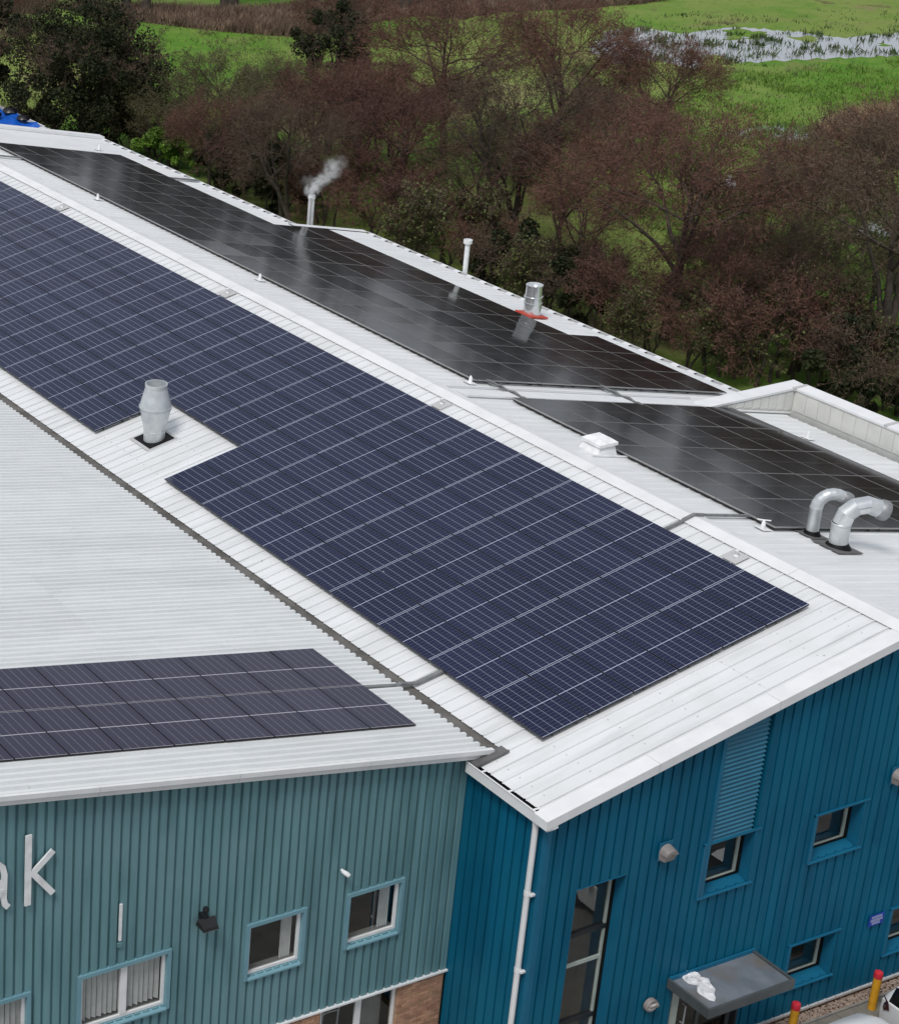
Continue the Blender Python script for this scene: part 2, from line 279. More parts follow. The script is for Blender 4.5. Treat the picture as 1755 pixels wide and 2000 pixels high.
# ------------------------------------------------------------------ builders
def tag(o, label=None, cat=None, group=None, kind=None):
    for k, v in (('label', label), ('category', cat), ('group', group), ('kind', kind)):
        if v: o[k] = v
    return o
def empty(name, loc=(0, 0, 0), rz=0.0):
    o = bpy.data.objects.new(name, None); C.objects.link(o); o.location = loc; o.rotation_euler = (0, 0, rz); o.empty_display_size = 0.2
    return o
def inst(name, me, parent=None, loc=(0, 0, 0), rot=(0, 0, 0)):
    o = bpy.data.objects.new(name, me); C.objects.link(o); o.location = loc; o.rotation_euler = rot
    if parent: o.parent = parent
    return o
class MB:
    def __init__(s): s.v = []; s.f = []; s.m = []; s.uv = {}
    def add(s, vs, fs, m=0):
        b = len(s.v); s.v += [tuple(map(float, q)) for q in vs]; s.f += [tuple(b + i for i in q) for q in fs]; s.m += [m] * len(fs); return s
    def quad(s, a, b, c, d, m=0): return s.add([a, b, c, d], [(0, 1, 2, 3)], m)
    def box(s, x0, x1, y0, y1, z0, z1, m=0):
        return s.hexa([(x0, y0, z0), (x1, y0, z0), (x1, y1, z0), (x0, y1, z0)], [(x0, y0, z1), (x1, y0, z1), (x1, y1, z1), (x0, y1, z1)], m)
    def hexa(s, lo, hi, m=0):
        n = len(lo); fs = [tuple(range(n))[::-1], tuple(range(n, 2 * n))] + [(i, (i + 1) % n, n + (i + 1) % n, n + i) for i in range(n)]
        return s.add(list(lo) + list(hi), fs, m)
    def slab(s, poly, d, m=0):
        d = np.array(d, float); return s.hexa([tuple(p) for p in poly], [tuple(np.array(p) + d) for p in poly], m)
    def tube(s, pts, rad, k=8, m=0, caps=True):
        pts = [np.array(p, float) for p in pts]; n = len(pts)
        if isinstance(rad, (int, float)): rad = [rad] * n
        rings = []; ref = None
        for i, p in enumerate(pts):
            d = pts[min(i + 1, n - 1)] - pts[max(i - 1, 0)]; d /= max(np.linalg.norm(d), 1e-9)
            if ref is None:
                ref = np.array([0, 0, 1.0]) if abs(d[2]) < 0.9 else np.array([1.0, 0, 0])
            a = ref - d * (ref @ d); a /= max(np.linalg.norm(a), 1e-9); ref = a; b = np.cross(d, a)
            rings.append([p + rad[i] * (a * cos(2 * pi * j / k) + b * sin(2 * pi * j / k)) for j in range(k)])
        vs = [q for r in rings for q in r]
        fs = [(i * k + j, i * k + (j + 1) % k, (i + 1) * k + (j + 1) % k, (i + 1) * k + j) for i in range(n - 1) for j in range(k)]
        if caps: fs += [tuple(range(k))[::-1], tuple(range((n - 1) * k, n * k))]
        return s.add(vs, fs, m)
    def lathe(s, prof, c=(0, 0, 0), k=24, m=0, caps=(False, False)):
        c = np.array(c, float); vs = []
        for r, z in prof: vs += [c + (r * cos(2 * pi * j / k), r * sin(2 * pi * j / k), z) for j in range(k)]
        n = len(prof); fs = [(i * k + j, i * k + (j + 1) % k, (i + 1) * k + (j + 1) % k, (i + 1) * k + j) for i in range(n - 1) for j in range(k)]
        if caps[0]: fs.append(tuple(range(k))[::-1])
        if caps[1]: fs.append(tuple(range((n - 1) * k, n * k)))
        return s.add(vs, fs, m)
    def mesh(s, name, mats, smooth=False):
        me = bpy.data.meshes.new(name); me.from_pydata(s.v, [], s.f); me.update()
        for q in (mats if isinstance(mats, (list, tuple)) else [mats]): me.materials.append(MATS[q])
        if any(s.m): me.polygons.foreach_set('material_index', s.m)
        if smooth:
            me.polygons.foreach_set('use_smooth', [True] * len(s.f))
            if smooth == 'auto': me.set_sharp_from_angle(angle=RAD(38))
        return me
    def build(s, name, mats, parent=None, smooth=False, loc=(0, 0, 0), rot=(0, 0, 0)):
        return inst(name, s.mesh(name, mats, smooth), parent, loc, rot)

def grid_profile(pitch, pts, w):
    """one sheet's cross-section: (across, height) points over width w"""
    o = []; k = 0
    while k * pitch < w - 1e-6:
        for a, h in pts:
            if k * pitch + a <= w + 1e-6: o.append((k * pitch + a, h))
        k += 1
    if o[-1][0] < w: o.append((w, pts[0][1]))
    return o
PROF_B = [(0, 0), (0.120, 0), (0.135, 0.022), (0.165, 0.022), (0.172, -0.014), (0.196, -0.014), (0.201, 0)]
PROF_BB = [(0, 0), (0.120, 0), (0.140, 0.016), (0.175, 0.016), (0.195, 0)]           # wide pans with slim ribs
PROF_T = [(0, 0), (0.075, 0), (0.092, 0.07), (0.165, 0.07), (0.185, 0)]         # close corrugation
PROF_TW = [(0, 0.06), (0.126, 0.06), (0.136, 0), (0.190, 0)]                      # wall: wide crests, narrow grooves
PROF_W = [(0, 0.045), (0.200, 0.045), (0.206, 0), (0.244, 0)]                      # blue planks with narrow grooves

def roof_sheet_mesh(name, mt, prof, zfun, tilt, side, ya, yb, w=1.0):
    """sheet between ya (upper) and yb (lower), x from 0 to w; side is the sign of the normal's y"""
    mb = MB(); nx = np.array([0, side * sin(tilt), cos(tilt)])
    P = grid_profile(0.2 if prof is PROF_T else 0.3333, prof, w)
    lo = [np.array([a, yb, zfun(yb)]) + nx * h for a, h in P]; hi = [np.array([a, ya, zfun(ya)]) + nx * h for a, h in P]
    und = nx * -0.004
    n = len(P); vs = lo + hi + [q + und for q in lo]
    fs = [(i, i + 1, n + i + 1, n + i) if side < 0 else (i + 1, i, n + i, n + i + 1) for i in range(n - 1)]
    fs += [(2 * n + i, 2 * n + i + 1, i + 1, i) for i in range(n - 1)]
    mb.add(vs, fs); return mb.mesh(name, mt)

def clad_wall(name, mt, parent, x, y0, y1, ztop, zbot, openings, prof, pitch, sheet=1.0, axis='x'):
    """profiled wall in sheets; axis 'x': wall at constant x facing +x, runs in y. axis 'y': constant y facing -y, runs in x"""
    ya = y0
    while ya < y1 - 1e-6:
        yb = min(ya + sheet, y1); mb = MB()
        bps = [a for a, h in grid_profile(pitch, prof, sheet)]; hs_ = [h for a, h in grid_profile(pitch, prof, sheet)]
        ys = sorted(set([round(ya + a, 5) for a in bps if ya + a < yb - 1e-6] + [ya, yb] + [o[i] for o in openings for i in (0, 1) if ya < o[i] < yb]))
        H = lambda y: float(np.interp(y - ya, bps, hs_))
        for a, b in zip(ys[:-1], ys[1:]):
            cuts = sorted([(o[2], o[3]) for o in openings if o[0] <= a + 1e-6 and o[1] >= b - 1e-6])
            seg = []; z = zbot
            for c0, c1 in cuts:
                if c0 > z: seg.append((z, c0, False))
                z = max(z, c1)
            seg.append((z, None, True))
            for z0, z1, top in seg:
                za, zb = (ztop(a), ztop(b)) if top else (z1, z1)
                if min(za, zb) <= z0: continue
                if axis == 'x': q = [(x + H(a), a, z0), (x + H(b), b, z0), (x + H(b), b, zb), (x + H(a), a, za)]
                else: q = [(a, x - H(a), z0), (b, x - H(b), z0), (b, x - H(b), zb), (a, x - H(a), za)]
                mb.quad(*q)
        if mb.f: mb.build(name, mt, parent)
        ya = yb

# ------------------------------------------------------------------ ground
g = MB().box(-1500, 900, -900, 1500, -3, 0).build('ground', 'meadow'); tag(g, kind='structure')
cp_ = MB().box(2.35, 60, -70, 60, -0.5, 0.004).box(-0.6, 2.35, -70, -8.9, -0.5, 0.004).build('car_park', 'asphalt'); tag(cp_, kind='structure')

# ------------------------------------------------------------------ BLUE BUILDING
BB = empty('blue_building', (-20, 0, 0))
tag(BB, 'long blue clad industrial building with low white gable roof', 'building')
BB.location = (0, 0, 0)
X0, X1 = -45.4, 1.6
EAVE_L, EAVE_M, EAVE_R = 8.75, 11.75, 11.62
lapF = -3.29
meF1 = roof_sheet_mesh('roof_sheet', 'roof_white', PROF_B, zF, TF, -1, -0.06, lapF - 0.06)
meF2 = roof_sheet_mesh('roof_sheet', 'roof_white', PROF_B, lambda y: zF(y) - 0.006, TF, -1, lapF + 0.1, -8.29)
meF3 = roof_sheet_mesh('roof_sheet', 'roof_white', PROF_B, lambda y: zF(y) - 0.006, TF, -1, lapF + 0.1, -8.93)
meBL = roof_sheet_mesh('roof_sheet', 'roof_white', PROF_BB, zB, TB, 1, 0.06, EAVE_L)
meBM = roof_sheet_mesh('roof_sheet', 'roof_white', PROF_BB, zB, TB, 1, 0.06, EAVE_M)
meBR = roof_sheet_mesh('roof_sheet', 'roof_white', PROF_BB, zB, TB, 1, 0.06, EAVE_R)
k = 0
while X1 - k - 1 >= X0 - 1e-6:
    xs = X1 - k - 1
    inst('roof_sheet', meF1, BB, (xs, 0, 0)); inst('roof_sheet', meF3 if xs > -0.5 else meF2, BB, (xs, 0, 0))
    inst('roof_sheet', meBL if xs < -31.5 else (meBM if xs < -12.5 else meBR), BB, (xs, 0, 0)); k += 1
# ridge cap in 3 m lengths
def ridge_piece(xa, xb):
    mb = MB(); h = 0.05
    pf = [(-0.29, zF(-0.29) + 0.036), (-0.28, zF(-0.28) + h), (0, ZG + h + 0.012), (0.30, zB(0.30) + h), (0.31, zB(0.31) + 0.036)]
    vs = [(xa, y, z) for y, z in pf] + [(xb, y, z) for y, z in pf]
    mb.add(vs, [(i, i + 5, i + 6, i + 1) for i in range(4)]); return mb
xa = 1.88
while xa > X0:
    xb = max(xa - 3.0, X0); ridge_piece(xb + 0.006, xa).build('ridge_cap', 'trim_white', BB); xa = xb
# gable verge flashing, in lengths
nF = np.array([0, -sin(TF), cos(TF)]); nB = np.array([0, sin(TB), cos(TB)])
def verge(ya, yb, zf, nn):
    a = np.array([1.54, ya, zf(ya)]) + nn * 0.05; b = np.array([1.54, yb, zf(yb)]) + nn * 0.05
    o = np.array([0.36, 0, 0]); d = np.array([0, 0, -0.03])
    mb = MB(); mb.quad(a, a + o, b + o, b); mb.quad(a + d * 1.3, a, b, b + d * 1.3)
    e = np.array([0, 0, -0.20]); mb.quad(a + o + e, b + o + e, b + o, a + o)
    mb.quad(a + o + e, a + o + e - o * 0.5, b + o + e - o * 0.5, b + o + e)
    if ya < -9: mb.add([a, a + o, a + o + e, a + e], [(0, 3, 2, 1)]); mb.add([a + e, a + o + e, a + o + e + (0, .3, 0), a + e + (0, .3, 0)], [(0, 1, 2, 3)])
    return mb
for ya, yb in ((-9.10, -6.45), (-6.445, -3.50), (-3.495, -0.3), (-0.295, -0.005)):
    verge(ya, yb, zF, nF).build('verge_flashing', 'trim_white', BB)
for ya, yb in ((0.3, 3.3), (3.305, 6.3), (6.305, 9.3), (9.305, 12.0)):
    verge(yb, ya, zB, nB).build('verge_flashing', 'trim_white', BB)
# far verge
mb = MB()
for zf, nn, ya, yb in ((zF, nF, -8.4, 0), (zB, nB, 0, 8.9)):
    a = np.array([-45.5, ya, zf(ya)]) + nn * 0.12; b = np.array([-45.5, yb, zf(yb)]) + nn * 0.12; o = np.array([0.45, 0, 0])
    mb.quad(a, a + o, b + o, b); mb.quad(a + o, a + o - nn * 0.11, b + o - nn * 0.11, b + o); mb.quad(a - nn * .35, a, b, b - nn * .35)
mb.build('verge_flashing', 'trim_white', BB)
# flashing strip across the back slope between the two black arrays
def strip_back(xa, xb, ya, yb, h, name, mt, parent=BB, t=0.03):
    p = [np.array([xx, yy, zB(yy)]) + nB * h for xx, yy in ((xa, ya), (xb, ya), (xb, yb), (xa, yb))]
    return MB().slab(p, nB * t).build(name, mt, parent)
strip_back(-12.62, -12.18, 0.34, 9.3, 0.036, 'flashing_strip', 'trim_white', t=0.05)
strip_back(-13.02, -12.98, 0.34, 9.0, 0.036, 'flashing_strip', 'roof_white', t=0.03)
# front eave gutter + fascia, side wall side
zg = zF(-8.93)
mb = MB(); mb.box(-0.46, 1.875, -9.06, -9.045, zg - 0.22, zg + 0.0); mb.box(-0.46, 1.875, -9.06, -8.86, zg - 0.235, zg - 0.22); mb.box(1.86, 1.875, -9.06, -8.8, zg - 0.22, zg + 0.0); mb.box(-0.46, -0.445, -9.045, -8.8, zg - .22, zg)
mb.box(-0.46, 1.875, -9.075, -9.045, zg + 0.0, zg + 0.015)
eg = mb.build('eave_gutter', 'trim_white', BB)
MB().box(-0.44, 1.855, -9.044, -8.88, zg - 0.219, zg - 0.05).build('gutter_shade', 'black_rubber', eg)  # black fill painted in for the shade inside the gutter
for xs in (-0.05, 0.72, 1.42):
    MB().box(xs, xs + 0.05, -9.05, -8.88, zg - 0.004, zg + 0.006).build('gutter_strap', 'trim_white', eg)
# back eave gutters
def back_gutter(xa, xb, ye):
    z = zB(ye); mb = MB()
    mb.box(xa, xb, ye + 0.17, ye + 0.185, z - 0.18, z + 0.005); mb.box(xa, xb, ye - 0.05, ye + 0.185, z - 0.195, z - 0.18)
    o = mb.build('eave_gutter', 'trim_white', BB)
    MB().box(xa + .02, xb - .02, ye - 0.04, ye + 0.168, z - 0.179, z - 0.13).build('gutter_shade', 'black_rubber', o)  # black fill again stands in for the shaded gap behind the lip
    n = int((xb - xa) / 0.6667); ms = MB().box(0, .26, ye - 0.03, ye + 0.17, z - 0.01, z + 0.0).mesh('gutter_strap', 'trim_white')
    for i in range(n): inst('gutter_strap', ms, o, (xa + 0.2 + i * 0.6667, 0, 0))
back_gutter(-45.3, -31.42, EAVE_L); back_gutter(-31.38, -12.6, EAVE_M)
# step where the back roof widens
mb = MB(); a = np.array([-31.6, EAVE_L - .2, zB(EAVE_L - .2)]) + nB * 0.05; b = np.array([-31.6, EAVE_M + .1, zB(EAVE_M + .1)]) + nB * 0.05
o = np.array([.35, 0, 0]); mb.quad(a, a + o, b + o, b); mb.quad(a - nB * .3, a, b, b - nB * .3); mb.build('verge_flashing', 'trim_white', BB)
# valley gutter between the two roofs
zv = TZ0 - 0.06
mb = MB(); mb.box(-45, -0.34, -8.78, -8.22, zv - 0.02, zv); mb.box(-45, -0.34, -8.80, -8.78, zv - .1, zv); mb.box(-45, -0.34, -8.22, -8.20, zv - .1, zv)
mb.build('valley_gutter', 'gutter_grey', BB)
# grey tray that carries the valley out to the eave
mb = MB(); p = [np.array([xx, yy, zF(yy)]) + nF * 0.03 for xx, yy in ((-0.40, -9.02), (-0.19, -9.02), (-0.19, -8.26), (-0.40, -8.26))]
mb.slab(p, nF * 0.02); mb.slab([p[1], p[1] + np.array([.03, 0, 0]), p[2] + np.array([.03, 0, 0]), p[2]], nF * .05)
mb.build('valley_outlet', 'lead_grey', BB)
# screw heads on the pans
mb = MB()
for xx in np.arange(1.6 - 0.05, -40, -0.3333):
    for yy in (-8.6, -7.5, -6.2, -4.9, -3.35, -1.9, -0.75):
        if yy < -8.4 and xx < -0.4: continue
        p = np.array([xx + random.uniform(-.01, .01), yy, zF(yy)]); r = 0.014
        q = [p + nF * 0.001 + np.array([r * cos(t), r * sin(t) * cos(TF), r * sin(t) * sin(TF)]) for t in (0, pi / 2, pi, 3 * pi / 2)]
        mb.slab(q, nF * 0.008)
so = mb.build('screw_heads', 'screw_grey', BB); tag(so, kind='stuff')

# walls of the blue building
WX = 1.7
topW = lambda y: (zF(y) if y < 0 else zB(y)) - 0.06
ZB0 = 0.17
OP = dict(tall=(-7.95, -6.70, 0.16, ZG - 3.90), louv=(-4.64, -3.38, ZG - 5.03, ZG - 1.42), w1=(-1.64, -0.36, ZG - 5.06, ZG - 3.97),
          w2=(-1.72, -0.45, ZG - 8.28, ZG - 7.19), w4=(1.20, 2.48, ZG - 8.28, ZG - 7.14), door=(-4.95, -3.05, 0.05, 2.12))
ops = [OP['tall'], (-4.64, -3.38, OP['louv'][2], 20.0), OP['w1'], OP['w2'], OP['w4'], OP['door']]
clad_wall('wall_sheet', 'blue_wall', BB, WX - 0.045, -8.85, 12.0, topW, ZB0, ops, PROF_W, 0.25)
clad_wall('wall_sheet', 'blue_wall', BB, -8.85 + 0.045, -0.62, WX, lambda x: zF(-8.85) - 0.06, ZB0, [], PROF_W, 0.25, axis='y')
MB().box(WX - 0.10, WX + 0.012, -8.875, -8.76, ZB0, zF(-8.85) - 0.08).build('corner_trim', 'blue_trim', BB)
mb = MB()   # unseen back and far end walls
mb.box(-45.1, -31.2, EAVE_L - 0.1, EAVE_L, 0, zB(EAVE_L) - 0.1); mb.box(-31.3, 1.6, EAVE_M - 0.1, EAVE_M, 0, zB(EAVE_M) - 0.1)
mb.hexa([(-45.1, -8.3, 0), (-45.0, -8.3, 0), (-45.0, 8.7, 0), (-45.1, 8.7, 0)], [(-45.1, -8.3, zF(-8.3) - .1), (-45.0, -8.3, zF(-8.3) - .1), (-45.0, 8.7, zB(8.7) - .1), (-45.1, 8.7, zB(8.7) - .1)])
mb.box(-31.35, -31.25, 8.7, 11.7, 0, zB(EAVE_M) - .1)
mb.build('rear_wall', 'blue_wall', BB)
MB().box(-45, 1.5, -8.2, 8.6, 0.0, 0.02).build('floor_slab', 'room_dark', BB)
# plinth and the pale drip along the foot of the cladding
MB().box(WX - 0.12, WX - 0.035, -8.85, 12, 0, ZB0).build('plinth', 'brick', BB)
ms = MB().box(WX - 0.03, WX + 0.045, 0, 0.232, ZB0 - 0.045, ZB0 + 0.002).mesh('drip_sill', 'trim_grey'); y = -8.85
while y < 3.5:
    if not (-5.1 < y < -3.0): inst('drip_sill', ms, BB, (0, y, 0))
    y += 0.25

def recessed_window(op, name='window', depth=0.30, head=True, bars=(), frame_mat='sage_frame', fw=0.085, trim=True, parent=BB, wx=WX, trim_mat='blue_trim', sill_mat='blue_trim'):
    y0, y1, z0, z1 = op; xi = wx - depth
    mb = MB(); t = 0.05
    for a in ((y0, y0 + fw, z0, z1), (y1 - fw, y1, z0, z1), (y0 + fw, y1 - fw, z0, z0 + fw), (y0 + fw, y1 - fw, z1 - fw, z1)):
        mb.box(xi - t, xi, *a)
    wo = mb.build(name, frame_mat, parent)
    MB().quad((xi - .03, y0 + fw, z0 + fw), (xi - .03, y1 - fw, z0 + fw), (xi - .03, y1 - fw, z1 - fw), (xi - .03, y0 + fw, z1 - fw)).build('pane', 'glass', wo)
    mb = MB(); q = 0.012       # reveal lining
    mb.box(xi, wx + 0.01, y0 - q, y0, z0, z1); mb.box(xi, wx + 0.01, y1, y1 + q, z0, z1); mb.box(xi, wx + 0.01, y0, y1, z1, z1 + q)
    mb.build('reveal', trim_mat, wo)
    mb = MB().slab([(xi - .02, y0 - .02, z0 + .03), (wx + .05, y0 - .10, z0 - .03), (wx + .05, y1 + .12, z0 - .03), (xi - .02, y1 + .02, z0 + .03)], (0, 0, -0.025)); mb.build('sill', sill_mat, wo)
    if trim:
        mb = MB(); tw = 0.10
        mb.box(wx - .01, wx + .03, y0 - tw, y0 - q, z0 - .05, z1 + .06); mb.box(wx - .01, wx + .03, y1 + q, y1 + .03, z0 - .05, z1 + .06); mb.box(wx - .01, wx + .034, y0 - tw, y1 + .14, z1 + q, z1 + .05)
        mb.build('surround', trim_mat, wo)
    MB().box(xi + .004, xi + .03, y0, y1, z0 + .035, z0 + 0.075).build('gasket', 'black_rubber', wo)
    MB().box(xi + .001, xi + .06, y1 - .035, y1 - .002, z0 + .08, z1).build('gasket', 'black_rubber', wo)
    rm = MB(); rx = xi - 1.5
    for q in (((rx, y0 - .5, z0 - .4), (rx, y1 + .9, z0 - .4), (rx, y1 + .9, z1 + .3), (rx, y0 - .5, z1 + .3)), ((rx, y1 + .9, z0 - .4), (xi - .1, y1 + .9, z0 - .4), (xi - .1, y1 + .9, z1 + .3), (rx, y1 + .9, z1 + .3)), ((rx, y0 - .5, z0 - .4), (xi - .1, y0 - .5, z0 - .4), (xi - .1, y1 + .9, z0 - .4), (rx, y1 + .9, z0 - .4))): rm.quad(*q)
    rm.build('room', 'room_pale', wo)
    for b in bars: MB().box(xi - .045, xi + .02 if b[2] == 'dark_frame' else xi - .005, y0 + (0 if b[2] == 'dark_frame' else fw), y1 - (0 if b[2] == 'dark_frame' else fw), b[0], b[1]).build('glazing_bar', b[2], wo)
    return wo
recessed_window(OP['tall'], depth=0.30, bars=((ZG - 5.32, ZG - 5.22, 'dark_frame'), (ZG - 6.06, ZG - 5.98, 'sage_frame'), (ZG - 7.48, ZG - 7.38, 'dark_frame')), trim=False)
lw = (OP['louv'][0], OP['louv'][1], OP['louv'][2], ZG - 3.82)
recessed_window(lw, depth=0.28)
for k_ in ('w1', 'w2', 'w4'): recessed_window(OP[k_])
# louvre screen over the stair window: one slat per line
y0, y1 = OP['louv'][:2]
lo = MB().box(WX - 0.16, WX - 0.13, y0, y1, ZG - 3.82, zF(y0) - 0.3).build('louvre_screen', 'dark_frame', BB)  # backing sheet coloured dark to give the shade between slats
zz = ZG - 3.80
while True:
    ymax = y1 - 0.06; top_l = zF(y0 + .10) - .3
    if zz + 0.1 > zF(y1) - 0.28: break
    ya = y0 + 0.10
    if zz + 0.1 > zF(ya) - 0.28: ya = (zz + 0.1 + 0.28 - ZG) / tan(TF)
    p = [(WX - .065, ya, zz + .048), (WX - .01, ya, zz), (WX - .01, ymax, zz), (WX - .065, ymax, zz + .048)]
    MB().slab(p, (0, 0, 0.012)).build('slat', 'slat_blue', lo); zz += 0.102
MB().box(WX - .14, WX + .03, y0 - .02, y0 + .07, lw[2] - .05, zF(y0) - .12).build('side_trim', 'blue_trim', lo)
MB().box(WX - .14, WX + .02, y1 + .002, y1 + .03, lw[2] - .05, zF(y1) - .12).build('side_trim', 'blue_wall', lo)
# door under the canopy
dy0, dy1, dz0, dz1 = OP['door']; xi = WX - 0.12
mb = MB()
for a in ((dy0, dy0 + .07, dz0, dz1), (dy1 - .07, dy1, dz0, dz1), (dy0 + .07, dy1 - .07, dz1 - .07, dz1), (-4.02, -3.95, dz0, dz1 - .07), (dy0 + .07, -4.02, dz0, dz0 + .12), (-3.95, dy1 - .07, dz0, dz0 + .12)): mb.box(xi - .05, xi, *a)
do = mb.build('door', 'canopy_grey', BB)
MB().quad((xi - .03, dy0 + .07, dz0 + .12), (xi - .03, dy1 - .07, dz0 + .12), (xi - .03, dy1 - .07, dz1 - .07), (xi - .03, dy0 + .07, dz1 - .07)).build('pane', 'glass', do)
hy = -4.45
MB().tube([(xi - .01, hy, .85), (xi + .07, hy, .85), (xi + .07, hy, 1.3), (xi - .01, hy, 1.3)], 0.018, 8).build('handle', 'galv', do)
MB().box(xi - .02, xi + .01, -4.80, -4.60, dz0 + .02, dz1 - .02).build('door_panel', 'sage_frame', do)
MB().box(xi, WX + .02, dy1, dy1 + .05, dz0, dz1).build('jamb', 'dark_frame', do)
# downpipe
dpx, dpy = 1.47, -8.96
mb = MB().tube([(dpx, dpy - .02, zg - .2), (dpx, dpy, zg - .4), (dpx, dpy, 0.05)], 0.06, 14)
dp = mb.build('downpipe', 'trim_white', BB, smooth='auto')
for zz in (5.35, 3.55, 1.9):
    m2 = MB().lathe([(0.068, -.05), (0.068, .05)], (dpx, dpy, zz), 14, caps=(True, True)); m2.box(dpx + .05, dpx + .12, dpy - .015, dpy + .1, zz - .02, zz + .02)
    m2.build('pipe_bracket', 'trim_white', dp)
# parapet on the back right
pz = ZG - 1.78
def parapet_run(xa, xb, ya, yb):
    pass
PP = BB
xo, yo = -12.45, 12.3
mb = MB(); mb.box(xo + .02, xo + .40, 8.75, yo - .02, 6.2, pz - .05); mb.box(xo + .40, 1.6, yo - .40, yo - .02, 5.5, pz - .05); mb.build('parapet_wall', 'parapet', BB)
for a, b in ((8.62, 10.12), (10.13, yo)):
    MB().slab([(xo - .02, a, pz - .04), (xo + .44, a, pz - .06), (xo + .44, b, pz - .06), (xo - .02, b, pz - .04)], (0, 0, .06)).build('coping', 'trim_white', BB)
MB().box(xo + .40, xo + .5, yo - .5, yo + .02, pz - .062, pz + .028).build('coping_joint', 'trim_grey', BB)
xa = xo + .5
while xa < 1.8:
    xb = min(xa + 3.0, 1.85); MB().slab([(xa, yo - .44, pz - .06), (xb - .01, yo - .44, pz - .06), (xb - .01, yo + .02, pz - .04), (xa, yo + .02, pz - .04)], (0, 0, .06)).build('coping', 'trim_white', BB)
    MB().box(xb - .05, xb + .05, yo - .45, yo + .03, pz - .03, pz + .028).build('coping_joint', 'trim_grey', BB); xa = xb
# cladding panels on the parapet's inner face
yy = 9.1
while yy < yo - .45:
    z0 = zB(yy) + .10
    if pz - .08 > z0 + .05: MB().box(xo + .40, xo + .418, yy + .012, min(yy + .3, yo - .42), z0, pz - .10).build('parapet_panel', 'parapet', BB)
    yy += .31
xx = xo + .45
while xx < 1.5:
    MB().box(xx + .012, xx + .40, yo - .418, yo - .40, zB(yo - .5) + .12, pz - .12).build('parapet_panel', 'parapet', BB); xx += .42
MB().slab([(xo + .42, 8.9, zB(8.9) + .05), (xo + .50, 8.9, zB(8.9) + .05), (xo + .50, yo - .5, zB(yo - .5) + .05), (xo + .42, yo - .5, zB(yo - .5) + .05)], (0, 0, .03)).build('flashing_strip', 'trim_white', BB)

# ------------------------------------------------------------------ TEAL BUILDING
TBD = empty('teal_building'); tag(TBD, 'teal corrugated industrial unit with pale ribbed roof and brick base', 'building')
TX = -0.6; TR = -24.0
lapT = -14.1
meT1 = roof_sheet_mesh('roof_sheet', 'roof_pale', PROF_T, zT, TT, 1, lapT - .08, TY0)
meT2 = roof_sheet_mesh('roof_sheet', 'roof_pale', PROF_T, lambda y: zT(y) + .006, TT, 1, TR, lapT + .03)
meT3 = roof_sheet_mesh('roof_sheet', 'roof_pale', PROF_T, lambda y: zT(2 * TR - y), TT, -1, TR, -39.0)
for k in range(36):
    xs = -0.36 - k - 1
    inst('roof_sheet', meT1, TBD, (xs, 0, 0)); inst('roof_sheet', meT2, TBD, (xs, 0, 0)); inst('roof_sheet', meT3, TBD, (xs, 0, 0))
MB().box(-36.4, -0.3, TR - .3, TR + .3, zT(TR) - .0, zT(TR) + .05).build('ridge_cap', 'trim_white', TBD)
# verge trim in two bands
nT = np.array([0, sin(TT), cos(TT)])
def tverge(ya, yb):
    a = np.array([-0.42, ya, zT(ya)]) + nT * 0.055; b = np.array([-0.42, yb, zT(yb)]) + nT * 0.055
    o = np.array([.09, 0, 0]); mb = MB(); mb.quad(a, a + o, b + o, b)
    mb.quad(a - nT * .03, a, b, b - nT * .03)
    e = np.array([0.0, 0, -.10]); e2 = np.array([-.03, 0, -.115]); e3 = np.array([-.05, 0, -.22])
    p = [a + o, a + o + e, a + o + e2, a + o + e3]; q = [b + o, b + o + e, b + o + e2, b + o + e3]
    for i in range(3): mb.quad(p[i], q[i], q[i + 1], p[i + 1])
    return mb
for a, b in ((-8.5, -11.5), (-11.505, -14.5), (-14.505, -17.5), (-17.505, -20.5), (-20.505, -24.0)):
    tverge(a, b).build('verge_flashing', 'trim_grey' if False else 'trim_white', TBD)
a = np.array([-0.33, -8.5, zT(-8.5) + .05])
MB().add([a, a + (0, -.0, -.1), a + (-.35, -.40, -.34), a + (-.35, -.40, -.2), a + (-.1, 0, 0)], [(0, 4, 3, 2, 1)]).build('verge_end', 'trim_white', TBD)
ZBR = ZG - 7.05
tw = [(-11.50, -10.27, ZG - 5.62, ZG - 4.46), (-13.86, -12.63, ZG - 5.62, ZG - 4.46), (-17.61, -15.73, ZG - 5.68, ZG - 4.46), (-20.85, -18.78, ZG - 5.68, ZG - 4.46)]
BWIN = (-11.94, -10.05, 0.75, ZBR)
clad_wall('wall_sheet', 'teal_wall', TBD, TX - .06, -24.0, -8.80, lambda y: zT(y) - .05, ZBR, tw, PROF_TW, 0.2)
MB().hexa([(TX - .1, -39, 0), (TX, -39, 0), (TX, -24, 0), (TX - .1, -24, 0)], [(TX - .1, -39, zT(-9) - .1), (TX, -39, zT(-9) - .1), (TX, -24, zT(-24) - .1), (TX - .1, -24, zT(-24) - .1)]).build('wall', 'teal_wall', TBD)
mb = MB(); mb.box(-36.4, -36.3, -38.9, -8.8, 0, 7); mb.box(-36.3, TX - .1, -38.9, -38.8, 0, 7); mb.build('rear_wall', 'teal_wall', TBD)
